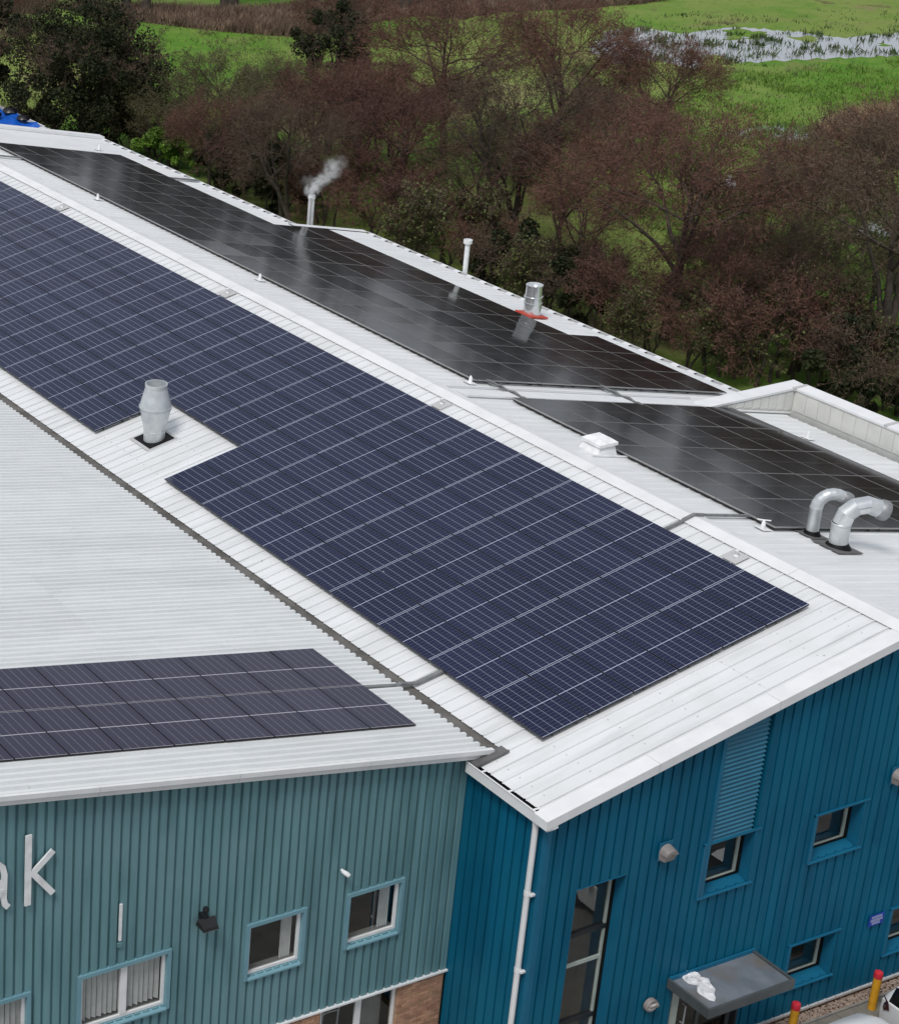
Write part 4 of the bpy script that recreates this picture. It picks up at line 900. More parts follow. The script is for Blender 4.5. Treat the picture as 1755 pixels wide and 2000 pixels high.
MB().hexa([(.0, -.22, -.05), (.22, -.17, -.11), (.22, .17, -.11), (.0, .22, -.05)], [(.02, -.20, .06), (.2, -.15, -.05), (.2, .15, -.05), (.02, .20, .06)]).build('lamp_head', 'black_metal', o)
MB().box(-.14, .04, -.05, .05, -.04, .10).build('bracket', 'black_metal', o)
MB().lathe([(.0, .17), (.05, .18), (.065, .23), (.05, .28), (0, .29)], (.0, 0, 0), 12).build('sensor', 'black_metal', o, smooth='auto')
MB().slab([(.02, -.18, -.07), (.21, -.15, -.125), (.21, .15, -.125), (.02, .18, -.07)], (0, 0, .01)).build('lens', 'trim_grey', o)
a_, b_ = onX(237, 1767, TX + .03), onX(234, 1838, TX + .03)
o = MB().box(TX, TX + .04, a_[1] - .025, a_[1] + .025, b_[2], a_[2]).build('conduit', 'plastic_white'); tag(o, 'short white vertical conduit on the teal wall', 'conduit')
MB().box(TX, TX + .05, a_[1] - .05, a_[1] + .05, b_[2] - .14, b_[2] - .05).build('junction_box', 'teal_wall', o)

# ------------------------------------------------------------------ CANOPY AND FOREGROUND
CY0, CY1, CX1, CZ = -5.15, -2.85, 2.82, ZG - 6.88
o = empty('door_canopy', (WX, (CY0 + CY1) / 2, CZ)); tag(o, 'flat grey door canopy with upstand edges on the blue wall', 'canopy'); o.location = (0, 0, 0)
MB().box(WX + .03, CX1 - .05, CY0 + .05, CY1 - .05, CZ - .10, CZ - .05).build('roof_felt', 'canopy_felt', o)
MB().box(CX1 - .05, CX1, CY0, CY1, CZ - .22, CZ).build('fascia', 'canopy_grey', o)
MB().box(WX + .01, CX1 - .052, CY0, CY0 + .05, CZ - .22, CZ).build('fascia', 'canopy_grey', o)
MB().box(WX + .01, CX1 - .052, CY1 - .05, CY1, CZ - .22, CZ).build('fascia', 'canopy_grey', o)
MB().box(WX + .02, WX + .06, CY0 + .02, CY1 + .02, CZ - .06, CZ + .04).build('wall_flashing', 'blue_trim', o)
MB().box(WX + .03, CX1 - .06, CY0 + .052, CY1 - .052, CZ - .2, CZ - .12).build('soffit', 'canopy_grey', o)
# crumpled plastic on it
mb = MB(); n = 15; v = []
out_r = lambda t: .34 * (1 + .35 * sin(2 * t + .6) + .22 * sin(3 * t + 1.9) + .12 * sin(7 * t))
for i in range(7):
    for j in range(28):
        t = 2 * pi * j / 28; r_ = out_r(t) * (i / 6) ; 
        z_ = .015 + .04 * abs(sin(5 * r_ * 4 + 2 * t)) * (1 - i / 6.2) + .05 * random.random()
        v.append((r_ * cos(t) * 1.1, r_ * sin(t) * .8, z_ if i < 6 else .004))
mb.add(v, [(i * 28 + j, i * 28 + (j + 1) % 28, (i + 1) * 28 + (j + 1) % 28, (i + 1) * 28 + j) for i in range(6) for j in range(28)])
ro = mb.build('plastic_sheet', 'rag_white', None, loc=tuple(onZ(1366, 1922, CZ - .05)), rot=(0, 0, RAD(-25))); tag(ro, 'crumpled white plastic sheet lying on the door canopy', 'plastic sheet')

# gravel strip, kerb line, paving
def pebble():
    mb = MB(); v = [(1, 0, 0), (-1, 0, 0), (0, 1, 0), (0, -1, 0), (0, 0, .7), (0, 0, -.7)]
    return v, [(0, 2, 4), (2, 1, 4), (1, 3, 4), (3, 0, 4), (2, 0, 5), (1, 2, 5), (3, 1, 5), (0, 3, 5)]
mb = MB(); pv_, pf_ = pebble()
for i in range(2600):
    s = random.uniform(.014, .032); a = random.uniform(0, 6.28); c_ = np.array([random.uniform(1.70, 1.97), random.uniform(-3.0, 3.2), random.uniform(.012, .03)])
    mb.add([c_ + np.array([(x * cos(a) - y * sin(a)) * s * random.uniform(.8, 1.3), (x * sin(a) + y * cos(a)) * s, z * s]) for x, y, z in pv_], pf_)
gv = mb.build('gravel', 'stone_brown'); tag(gv, 'brown pebble strip along the foot of the blue wall', 'gravel', kind='stuff')
pv = MB().box(1.985, 3.9, -8.5, 8, -.1, .008).build('pavement', 'slab'); tag(pv, kind='structure')
slm = MB().hexa([(0, 0, .008), (.590, 0, .008), (.590, .590, .008), (0, .590, .008)], [(.004, .004, .035), (.586, .004, .035), (.586, .586, .035), (.004, .586, .035)]).mesh('paving_slab', 'slab')
kbm = MB().box(0, .05, 0, .91, 0, .06).mesh('edging', 'kerb')
for i in range(3):
    for j in range(14): inst('paving_slab', slm, pv, (2.04 + i * .6, -4.6 + j * .6, 0))
for j in range(9): inst('edging', kbm, pv, (1.985, -4.6 + j * .92, 0))
def bollard(u, v, label):
    b = onZ(u, v, .035); o = empty('bollard', (b[0], b[1], .03)); tag(o, label, 'bollard', 'yellow bollards by the blue wall')
    MB().lathe([(.085, 0), (.085, .82)], (0, 0, 0), 20).build('post', 'bollard_yellow', o, smooth='auto')
    MB().lathe([(.092, .82), (.092, .93), (.08, .965), (.04, .98), (0, .985)], (0, 0, 0), 20, caps=(True, False)).build('cap', 'bollard_red', o, smooth='auto')
bollard(1701.5, 1970, 'yellow bollard with red cap, beside the white car bumper')
bollard(1541.5, 2032, 'yellow bollard with red cap, nearer the door canopy')

# white cars parked tail to the wall (nose towards +x)
def car(label, loc, group):
    o = empty('parked_car', loc); tag(o, label, 'car', group)
    # stations along x: (x, half width at waist, z sill, z waist, half width roof, z roof)
    st = [(0.00, .62, .42, .80, .50, .86), (.06, .76, .30, .88, .60, .95), (.25, .84, .24, .93, .62, 1.28), (.65, .87, .22, .95, .64, 1.45), (1.4, .88, .22, .95, .66, 1.49), (2.2, .88, .22, .94, .65, 1.45), (2.75, .88, .22, .93, .62, 1.15), (3.1, .87, .22, .92, .70, .95), (3.7, .84, .24, .86, .66, .88), (4.0, .76, .28, .74, .5, .77), (4.1, .60, .36, .62, .4, .64)]
    def ring(s):
        x, w_, zs, zw, wr, zr = s; dw = min(.06, (zr - zw) * .3)
        h = [(w_ * .80, zs), (w_ * .97, zs + .08), (w_, (zs + zw) / 2), (w_ * .985, zw - .02), (w_ * .95, zw), (wr + .03, zr - max(.02, (zr - zw) * .12)), (wr * .8, zr), (0, zr + .015)]
        return [(x, -a, b) for a, b in h] + [(x, a, b) for a, b in h[-2::-1]]
    R = [ring(s) for s in st]; k = len(R[0]); mb = MB()
    vs = [q for r_ in R for q in r_]; mb.v = [tuple(map(float, q)) for q in vs]
    for i in range(len(R) - 1):
        for j in range(k - 1):
            glass = (j in (4, 9) and 2 <= i <= 5) or (j in (5, 6, 7, 8) and i in (5, 6)) or (j in (5, 6, 7, 8) and i in (1, 2) and False)
            mb.f.append((i * k + j, (i + 1) * k + j, (i + 1) * k + j + 1, i * k + j + 1)); mb.m.append(1 if glass else 0)
    mb.f.append(tuple(range(k))); mb.m.append(0); mb.f.append(tuple(range((len(R) - 1) * k, len(R) * k))[::-1]); mb.m.append(0)
    mb.build('body', ['car_white', 'car_glass'], o, smooth='auto')
    MB().add([(.052, -.56, .97), (.052, .56, .97), (.235, .52, 1.25), (.235, -.52, 1.25)], [(0, 3, 2, 1)]).build('rear_window', 'car_glass', o)
    for s in (-1, 1):
        MB().add([(.055, s * .70, .92), (.30, s * .872, .96), (.36, s * .885, .80), (.20, s * .85, .70), (.03, s * .70, .72)], [(0, 1, 2, 3, 4) if s > 0 else (4, 3, 2, 1, 0)]).build('tail_lamp', 'lamp_red', o)
        for xx in (.75, 3.25):
            w_ = MB().tube([(xx, s * .70, .31), (xx, s * .72, .31), (xx, s * .86, .31), (xx, s * .885, .31)], [.24, .31, .31, .27], 24).build('wheel', 'tyre', o, smooth='auto')
            MB().tube([(xx, s * .86, .31), (xx, s * .893, .31)], [.21, .19], 16).build('rim', 'alloy', w_, smooth='auto')
    MB().box(.3, 3.8, -.78, .78, .18, .3).build('underbody', 'black_metal', o)
    for s in (-1, 1): MB().hexa([(2.55, s * .90, .95), (2.7, s * .90, .95), (2.7, s * 1.05, .97), (2.58, s * 1.05, .97)], [(2.55, s * .9, 1.08), (2.68, s * .9, 1.08), (2.68, s * 1.05, 1.07), (2.58, s * 1.05, 1.07)]).build('mirror', 'car_white', o)
    return o
car('white car parked tail to the wall with a dark red tail lamp', (2.72, .68, .0), 'white cars by the blue wall')
car('white car parked beside the other, its pale roof just showing', (3.02, -1.92, .0), 'white cars by the blue wall')

# white open container with blue tarp beyond the far gable
bc = onZ(98, 250, 2.6); o = empty('storage_container', (bc[0], bc[1], 0)); tag(o, 'white open container beyond the far gable end', 'container')
mb = MB(); mb.box(-6, 0, -2.6, 0, .1, .2); mb.box(-.06, 0, -2.6, 0, .2, 2.45); mb.box(-6, -5.94, -2.6, 0, .2, 2.6); mb.box(-5.94, -.06, -.1, 0, .2, 2.6); mb.box(-5.94, -.06, -2.6, -2.54, .2, 2.3); mb.box(-.5, 0, -.4, .0, 2.45, 2.6)
mb.build('shell', 'trim_white', o)
tp = MB(); n = 12; v = []
for i in range(n + 1):
    for j in range(n + 1):
        x = -5.8 + 5.5 * i / n; y = -2.3 + 2.1 * j / n; e = min(i, n - i, j, n - j)
        v.append((bc[0] + x, bc[1] + y, 2.45 + (.26 if e > 0 else .0) + .12 * sin(i * 1.1 + j * .7) * (e > 0)))
tp.add(v, [(i * (n + 1) + j, (i + 1) * (n + 1) + j, (i + 1) * (n + 1) + j + 1, i * (n + 1) + j + 1) for i in range(n) for j in range(n)])
t_ = tp.build('tarpaulin', 'tarp_blue'); tag(t_, 'bright blue tarpaulin covering the white container', 'tarpaulin')
for dx, dy, s_, lab in ((-1.6, -.7, .30, 'black refuse sack on the blue tarpaulin, the one by the container corner'), (-3.2, -.6, .36, 'black refuse sack on the middle of the blue tarpaulin'), (-3.0, -1.6, .30, 'black refuse sack on the blue tarpaulin, away from the corner')):
    mb = MB(); mb.lathe([(0, 0), (.8, .05), (1, .35), (.8, .7), (.35, .9), (.12, 1.0), (.2, 1.12), (0, 1.1)], (0, 0, 0), 14)
    mb.v = [(x * s_ * 1.2 * (1 + .12 * sin(7 * math.atan2(y, x) + z * 5)), y * s_ * 1.2, z * s_) for x, y, z in mb.v]
    b_ = mb.build('refuse_sack', 'bag_black', None, 'auto', loc=(bc[0] + dx, bc[1] + dy, 2.74)); tag(b_, lab, 'bag')

# steam from the flue: soft puffs that thin out downwind
sp_ = empty('steam_plume', tuple(p1)); tag(sp_, 'white steam drifting from the white flue', 'steam', kind='stuff')
import bmesh
bm_ = bmesh.new(); bmesh.ops.create_icosphere(bm_, subdivisions=3, radius=1.0); pm = bpy.data.meshes.new('puff'); bm_.to_mesh(pm); bm_.free(); pm.materials.append(MATS['steam'])
for u, v, rr_, de in ((608, 372, .36, 1.0), (616, 366, .30, .8), (620, 358, .34, .55), (631, 350, .36, .42), (641, 342, .42, .32), (652, 334, .40, .25), (647, 322, .42, .20), (662, 318, .45, .12), (602, 352, .4, .10)):
    q = onY(u, v, p1[1]); po = inst('puff', pm, sp_, tuple(q - p1)); po.scale = (rr_, rr_, rr_ * .85); po.color = (de, de, de, 1)

# ------------------------------------------------------------------ MARSH: water, reeds, rushes
def in_poly(P, poly):
    x, y = P; c = False; j = len(poly) - 1
    for i in range(len(poly)):
        if (poly[i][1] > y) != (poly[j][1] > y) and x < (poly[j][0] - poly[i][0]) * (y - poly[i][1]) / (poly[j][1] - poly[i][1]) + poly[i][0]: c = not c
        j = i
    return c
def wob(x, y, s):
    return (sin(x * 1.7 / s + 3 * sin(y * .9 / s)) + sin(y * 2.3 / s + 2 * sin(x * 1.3 / s)) + sin((x + y) * .8 / s + 1.3) + .6 * sin(x * 5.1 / s + y * 3.7 / s)) / 3.6
def pool(name_unused, polypx, cell, s, thr):
    pw = [onZ(u, v)[:2] for u, v in polypx]; xs = [p[0] for p in pw]; ys = [p[1] for p in pw]; mb = MB(); idx = {}
    cx, cy = np.mean(xs), np.mean(ys)
    x = min(xs)
    while x < max(xs):
        y = min(ys)
        while y < max(ys):
            q = (x + cell / 2, y + cell / 2)
            if in_poly(q, pw) and wob(q[0], q[1], s) + .5 * wob(q[0] + 40, q[1] - 17, s * .35) < thr:
                jit = lambda a, b: (a + cell * .45 * wob(a * 3, b * 3, .7), b + cell * .45 * wob(b * 3 + 9, a * 3, .7), .006)
                fv = []
                for a, b in ((x, y), (x + cell, y), (x + cell, y + cell), (x, y + cell)):
                    kk = (round(a / cell), round(b / cell))
                    if kk not in idx: idx[kk] = len(mb.v); mb.v.append(jit(a, b))
                    fv.append(idx[kk])
                mb.f.append(tuple(fv)); mb.m.append(0)
            y += cell
        x += cell
    return mb, pw
P1 = [(1150, 100), (1185, 62), (1250, 52), (1330, 66), (1430, 52), (1560, 62), (1650, 74), (1760, 62), (1900, 60), (1900, 112), (1755, 108), (1600, 114), (1480, 120), (1350, 134), (1270, 116), (1200, 124)]
mb, P1w = pool('', P1, .42, 4.2, .60); wt = mb.build('water', 'water'); tag(wt, kind='structure')
P2 = [(1405, 262), (1470, 248), (1530, 244), (1600, 250), (1640, 262), (1560, 276), (1480, 272)]
mb, P2w = pool('', P2, .35, 2.2, .8); wt = mb.build('water', 'water'); tag(wt, kind='structure')
P3 = [(1665, 458), (1690, 436), (1755, 426), (1830, 430), (1830, 480), (1755, 478), (1700, 474)]
mb, P3w = pool('', P3, .28, 1.8, .45); wt = mb.build('water', 'water'); tag(wt, kind='structure')

def blades(n, region_px, h, wdt, lean, mt, name, label, seed, keep=None, z0=0.0, clump=0, rcl=.5):
    """n thin upright blades scattered inside a patch of the ground given by photo pixels"""
    r = np.random.default_rng(seed); pw = [onZ(u, v)[:2] for u, v in region_px]
    xs = [p[0] for p in pw]; ys = [p[1] for p in pw]; P = []
    if clump:
        cs = []
        while len(cs) < clump:
            q = (r.uniform(min(xs), max(xs)), r.uniform(min(ys), max(ys)))
            if in_poly(q, pw) and (keep is None or keep(q)): cs.append((q, r.uniform(.4, 1.3)))
        for i in range(n):
            c_, k_ = cs[r.integers(len(cs))]; P.append((c_[0] + r.normal(0, rcl * k_), c_[1] + r.normal(0, rcl * k_)))
    else:
        while len(P) < n:
            q = (r.uniform(min(xs), max(xs)), r.uniform(min(ys), max(ys)))
            if in_poly(q, pw) and (keep is None or keep(q)): P.append(q)
    P = np.array(P); n = len(P); a = r.uniform(0, 2 * pi, n); hh = h * r.uniform(.5, 1.25, n); ww = wdt * r.uniform(.6, 1.4, n)
    v = np.zeros((n, 3, 3)); v[:, 0, 0] = P[:, 0] - ww * np.cos(a); v[:, 0, 1] = P[:, 1] - ww * np.sin(a); v[:, 1, 0] = P[:, 0] + ww * np.cos(a); v[:, 1, 1] = P[:, 1] + ww * np.sin(a)
    v[:, 2, 0] = P[:, 0] + r.normal(0, lean, n) * hh; v[:, 2, 1] = P[:, 1] + r.normal(0, lean, n) * hh; v[:, 2, 2] = hh; v[:, :, 2] += z0
    me = tri_mesh(name, v.reshape(-1, 3), np.arange(3 * n).reshape(-1, 3), mt); o = inst(name, me); tag(o, label, 'reeds', kind='stuff'); return o
def tri_mesh(name, V, Fc, mt):
    me = bpy.data.meshes.new(name); nf = len(Fc); k = Fc.shape[1]
    me.vertices.add(len(V)); me.vertices.foreach_set('co', np.asarray(V, np.float32).ravel())
    me.loops.add(nf * k); me.loops.foreach_set('vertex_index', np.asarray(Fc, np.int32).ravel())
    me.polygons.add(nf); me.polygons.foreach_set('loop_start', np.arange(nf, dtype=np.int32) * k); me.polygons.foreach_set('loop_total', np.full(nf, k, np.int32))
    me.materials.append(MATS[mt]); me.update(calc_edges=True); return me

blades(30000, [(100, 14), (190, 34), (330, 50), (430, 62), (560, 72), (660, 64), (740, 42), (820, 30), (900, 38), (980, 24), (1130, 18), (1250, 8), (1320, -2), (1000, -8), (860, 2), (700, 6), (450, 22), (250, 12)], .62, .04, .4, 'reed', 'reed_bed', 'brown dead reed bed along the far edge of the meadow', 1)
blades(9000, [(-60, -5), (-60, 20), (20, 27), (100, 27), (110, 5), (100, -8)], .8, .035, .25, 'reed', 'reed_bed', 'patch of brown dead reeds by the far left trees', 2)
blades(6000, [(1590, 262), (1630, 236), (1680, 222), (1800, 212), (1800, 250), (1710, 268), (1640, 276)], .7, .03, .25, 'reed_tan', 'reed_bed', 'pale tan reeds at the marsh edge', 3)
blades(1500, P1, .36, .06, .5, 'rush', 'rush_tufts', 'dark green rush tufts standing in the flooded marsh', 4, clump=85, rcl=.32)
blades(260, P2, .28, .05, .35, 'rush', 'rush_tufts', 'dark rush tufts around the small puddle', 5, clump=16, rcl=.3)
blades(2600, [(1100, 30), (1755, 20), (1900, 20), (1900, 230), (1560, 230), (1420, 300), (1330, 240), (1100, 150)], .22, .035, .5, 'rush', 'grass_tufts', 'dark grass tufts dotted over the wet meadow', 6, clump=190, rcl=.5)
blades(9000, [(-20, 30), (460, 60), (720, 40), (1100, 35), (1100, 150), (460, 200), (300, 260), (-20, 120)], .2, .03, .5, 'leaf_olive', 'grass_tufts', 'rough grass tufts on the far meadow', 7, clump=260, rcl=.8)
blades(30000, [(1330, 150), (1755, 120), (1900, 120), (1900, 500), (1755, 640), (1450, 600), (1200, 420)], .25, .03, .5, 'leaf_lime', 'grass_tufts', 'bright green grass tufts between the trees', 8, clump=500, rcl=.7)

# ------------------------------------------------------------------ TREES
def tubes_np(segs, k):
    """segs: list of (p0, p1, r0, r1) -> vertices and quads of open k-sided tubes"""
    A = np.array([s[0] for s in segs]); B = np.array([s[1] for s in segs]); r0 = np.array([s[2] for s in segs])[:, None, None]; r1 = np.array([s[3] for s in segs])[:, None, None]
    d = B - A; d /= np.linalg.norm(d, axis=1, keepdims=True) + 1e-9
    ref = np.where(np.abs(d[:, 2:3]) < .9, np.array([[0, 0, 1.]]), np.array([[1., 0, 0]]))
    u = np.cross(d, ref); u /= np.linalg.norm(u, axis=1, keepdims=True); w_ = np.cross(d, u)
    t = np.arange(k) * 2 * pi / k; ring = u[:, None] * np.cos(t)[None, :, None] + w_[:, None] * np.sin(t)[None, :, None]
    V = np.concatenate([A[:, None] + ring * r0, B[:, None] + ring * r1], 1)
    n = len(segs); base = (np.arange(n) * 2 * k)[:, None]; j = np.arange(k)
    Fq = np.stack([base + j, base + (j + 1) % k, base + k + (j + 1) % k, base + k + j], -1).reshape(-1, 4)
    return V.reshape(-1, 3), Fq
def slivers(P, D, L, W, r):
    n = len(P); D = D / (np.linalg.norm(D, axis=1, keepdims=True) + 1e-9); S_ = np.cross(D, r.normal(size=(n, 3))); S_ /= np.linalg.norm(S_, axis=1, keepdims=True) + 1e-9
    W = W[:, None] / 2; L = L[:, None]; bend = r.normal(0, .12, (n, 3)) * L
    V = np.stack([P - S_ * W, P + S_ * W, P + D * L * .55 + S_ * W * .8 + bend, P + D * L + bend * 1.5], 1)
    return V.reshape(-1, 3), np.arange(4 * n).reshape(-1, 4)
def leaves(P, s, r):
    n = len(P); a = r.normal(size=(n, 3)); a /= np.linalg.norm(a, axis=1, keepdims=True); b = np.cross(a, r.normal(size=(n, 3))); b /= np.linalg.norm(b, axis=1, keepdims=True)
    s = s[:, None]; V = np.stack([P - a * s, P - b * s * .6, P + a * s, P + b * s * .6], 1); return V.reshape(-1, 3), np.arange(4 * n).reshape(-1, 4)
def merge(parts):
    V, Fc, b = [], [], 0
    for v, f in parts: V.append(v); Fc.append(f + b); b += len(v)
    return np.concatenate(V), np.concatenate(Fc)
def unit(v): return v / (np.linalg.norm(v) + 1e-9)
def tree_meshes(seed, h, wd, fork=.28, limbs=8, twigs=26, leaf=None, nleaf=0, leafsize=.1, stems=1, trunk_r=.2, clumps=0, base=.25, bark='bark', twig='twig_red', dens=1.0, dome=0):
    """winter tree: limbs reaching to a rounded crown, branches, then fine twigs"""
    r = np.random.default_rng(seed); big = []; mid = []; tips = []; rx = wd / 2
    ch = h * (1 - base) / 2; cc = np.array([0, 0, h * base + ch])
    def crown_pt(f=1.0):
        d = unit(r.normal(size=3) + np.array([0, 0, .25])); return cc + d * np.array([rx, rx, ch]) * f
    lim = []
    for s in range(stems):
        off = np.array([r.normal(0, .35), r.normal(0, .35), 0]) * (stems > 1); lean = np.array([r.normal(0, .12), r.normal(0, .12), 0]) * h * (1.4 if stems > 1 else .5)
        n = 7; top = h * .72; pts = [off + lean * (i / n) ** 1.3 + np.array([r.normal(0, .05), r.normal(0, .05), 0]) * i / 2 + np.array([0, 0, top * i / n]) for i in range(n + 1)]
        rad = [trunk_r * (1 - .85 * i / n) + (.10 * trunk_r if i == 0 else 0) for i in range(n + 1)]
        for i in range(n): big.append((pts[i], pts[i + 1], rad[i], rad[i + 1]))
        for l in range(max(2, limbs // stems)):
            t = fork + (0.98 - fork) * (l + r.uniform(.2, .8)) / max(2, limbs // stems); i = min(int(t * n), n - 1); f = t * n - i
            p0 = pts[i] * (1 - f) + pts[i + 1] * f
            az = l * 2.4 + r.uniform(-.5, .5) + s; dd = np.array([cos(az), sin(az), r.uniform(.0, 1.3)]); tgt = cc + unit(dd) * np.array([rx, rx, ch]) * r.uniform(.62, .92)
            m_ = 5; prev = p0; r0 = rad[i] * .55
            ctrl = p0 * .5 + tgt * .5 + np.array([r.normal(0, .3), r.normal(0, .3), r.uniform(-.1, .5)])
            path = [p0 * (1 - u) ** 2 + 2 * ctrl * u * (1 - u) + tgt * u * u + r.normal(0, .06, 3) * (u < 1) for u in np.linspace(0, 1, m_ + 1)]
            for q in range(m_): big.append((path[q], path[q + 1], max(.014, r0 * (1 - .8 * q / m_)), max(.012, r0 * (1 - .8 * (q + 1) / m_))))
            lim.append((path, r0))
    b2 = []
    for path, r0 in lim:
        for q in range(int(10 * dens)):
            t = r.uniform(.25, 1.0); i = min(int(t * 5), 4); p0 = path[i] + (path[i + 1] - path[i]) * (t * 5 - i); d = unit(path[i + 1] - path[i])
            outw = unit((p0 - cc) / np.array([rx, rx, ch])); d = unit(d * .6 + outw * .55 + r.normal(0, .55, 3) + np.array([0, 0, .18])); L = r.uniform(.7, 1.5) * (wd / 7) 
            p1 = p0 + d * L * .55 + r.normal(0, .06, 3); p2 = p1 + unit(d + r.normal(0, .3, 3)) * L * .5
            mid.append((p0, p1, .022, .015)); mid.append((p1, p2, .015, .009)); b2.append((p0, p1, p2))
    P, D = [], []
    for p0, p1, p2 in b2:
        for q in range(6):
            t = r.uniform(.35, 1); s = (p0 + (p1 - p0) * t) if r.random() < .4 else (p1 + (p2 - p1) * t)
            d = unit(unit(p2 - p0) * .7 + r.normal(0, .6, 3) + np.array([0, 0, .1])); L = r.uniform(.35, .8); e = s + d * L; mid.append((s, e, .008, .005))
            for z in range(int(twigs / 2)): 
                u = r.uniform(.35, 1.05); P.append(s + d * L * u); D.append(d * .5 + r.normal(0, .7, 3))
    for q in range(dome):        # dense twig tufts over the top of the crown
        d = unit(r.normal(size=3)); d[2] = abs(d[2]) * .9 + .05; cq = cc + unit(d) * np.array([rx, rx, ch]) * r.uniform(.74, 1.0); rq = r.uniform(.3, .75)
        m_ = int(95 * rq / .5); off = r.normal(0, .5, (m_, 3)) * rq; P += list(cq + off); D += list(off * .8 + unit(d) * .35 + r.normal(0, .3, (m_, 3)))
        mid.append((cc + (cq - cc) * .55 + r.normal(0, .2, 3), cq, .014, .006))
    P = np.array(P); D = np.array(D); n = len(P)
    parts = [tubes_np(mid, 3), slivers(P, D, r.uniform(.10, .32, n), r.uniform(.010, .022, n), r)]
    # catkins, cones and buds that thicken the crown
    sel = r.random(n) < .8; parts.append(leaves(P[sel] + D[sel] * .10, r.uniform(.018, .044, sel.sum()), r))
    crown = tri_mesh('crown', *merge(parts), twig)
    bv, bf = tubes_np(big, 7); trunk = tri_mesh('trunk', bv, bf, bark)
    foli = None
    if nleaf:
        if clumps:
            cl = [crown_pt(r.uniform(.35, .95)) for _ in range(clumps)]; sz = r.uniform(.35, .95, clumps) * wd / 9
            ci = r.integers(clumps, size=nleaf); dirs = r.normal(size=(nleaf, 3)); dirs /= np.linalg.norm(dirs, axis=1, keepdims=True)
            LP = np.array(cl)[ci] + dirs * (r.uniform(.3, 1, nleaf) ** .6 * sz[ci])[:, None]
        else:
            LP = P[r.integers(len(P), size=nleaf)] + r.normal(0, .12, (nleaf, 3))
        foli = tri_mesh('foliage', *leaves(LP, r.uniform(.6, 1.3, nleaf) * leafsize, r), leaf)
    return trunk, crown, foli, h
def plant(kind, u, v, label, name='alder_tree', cat='tree', scale=1.0, rz=None, group=None, sx=1.0):
    p = onZ(u, v); t, c_, f, h = kind; o = empty(name, (p[0], p[1], 0)); o.rotation_euler = (0, 0, random.uniform(0, 6.28) if rz is None else rz); o.scale = (scale * sx, scale * sx, scale)
    tag(o, label, cat, group); inst('trunk', t, o); inst('crown', c_, o)
    if f: inst('foliage', f, o)
    return o
ALD1 = tree_meshes(11, 8.6, 9.4, .26, 12, 16, trunk_r=.24, dome=105)
ALD2 = tree_meshes(12, 7.4, 7.8, .30, 11, 16, trunk_r=.19, dome=85)
ALD3 = tree_meshes(13, 9.4, 8.8, .26, 12, 26, stems=3, trunk_r=.20, twig='twig_brown', bark='bark', dome=75)
WIL = tree_meshes(14, 7.0, 7.6, .22, 9, 24, stems=3, trunk_r=.16, twig='twig_olive', leaf='leaf_olive', nleaf=2600, leafsize=.05, dome=45)
IVY = tree_meshes(15, 9.0, 9.4, .14, 16, 26, trunk_r=.26, twig='twig_brown', leaf='leaf_ivy', nleaf=34000, leafsize=.085, clumps=190, base=.04)
IVY2 = tree_meshes(16, 8.8, 5.0, .2, 8, 16, trunk_r=.2, twig='twig_brown', leaf='leaf_ivy', nleaf=12000, leafsize=.085, clumps=70, base=.15, bark='bark_pale')
CON = tree_meshes(17, 9.0, 6.0, .1, 8, 10, trunk_r=.2, twig='twig_brown', leaf='leaf_ivy', nleaf=15000, leafsize=.13, clumps=60, base=.05)
SHR1 = tree_meshes(21, 3.6, 4.4, .05, 9, 26, stems=4, trunk_r=.06, base=.05, twig='twig_red')
SHR2 = tree_meshes(22, 3.4, 4.6, .05, 9, 22, stems=4, trunk_r=.06, base=.03, twig='twig_brown', leaf='leaf_olive', nleaf=3500, leafsize=.06)
SHR3 = tree_meshes(23, 2.6, 3.6, .05, 8, 14, stems=4, trunk_r=.05, base=.0, twig='twig_olive', leaf='leaf_lime', nleaf=6500, leafsize=.085, clumps=26)
SHR4 = tree_meshes(24, 3.0, 4.2, .05, 8, 16, stems=4, trunk_r=.05, base=.0, twig='twig_brown', leaf='leaf_ivy', nleaf=7000, leafsize=.09, clumps=26)
GRP = 'winter trees of the wood behind the building'
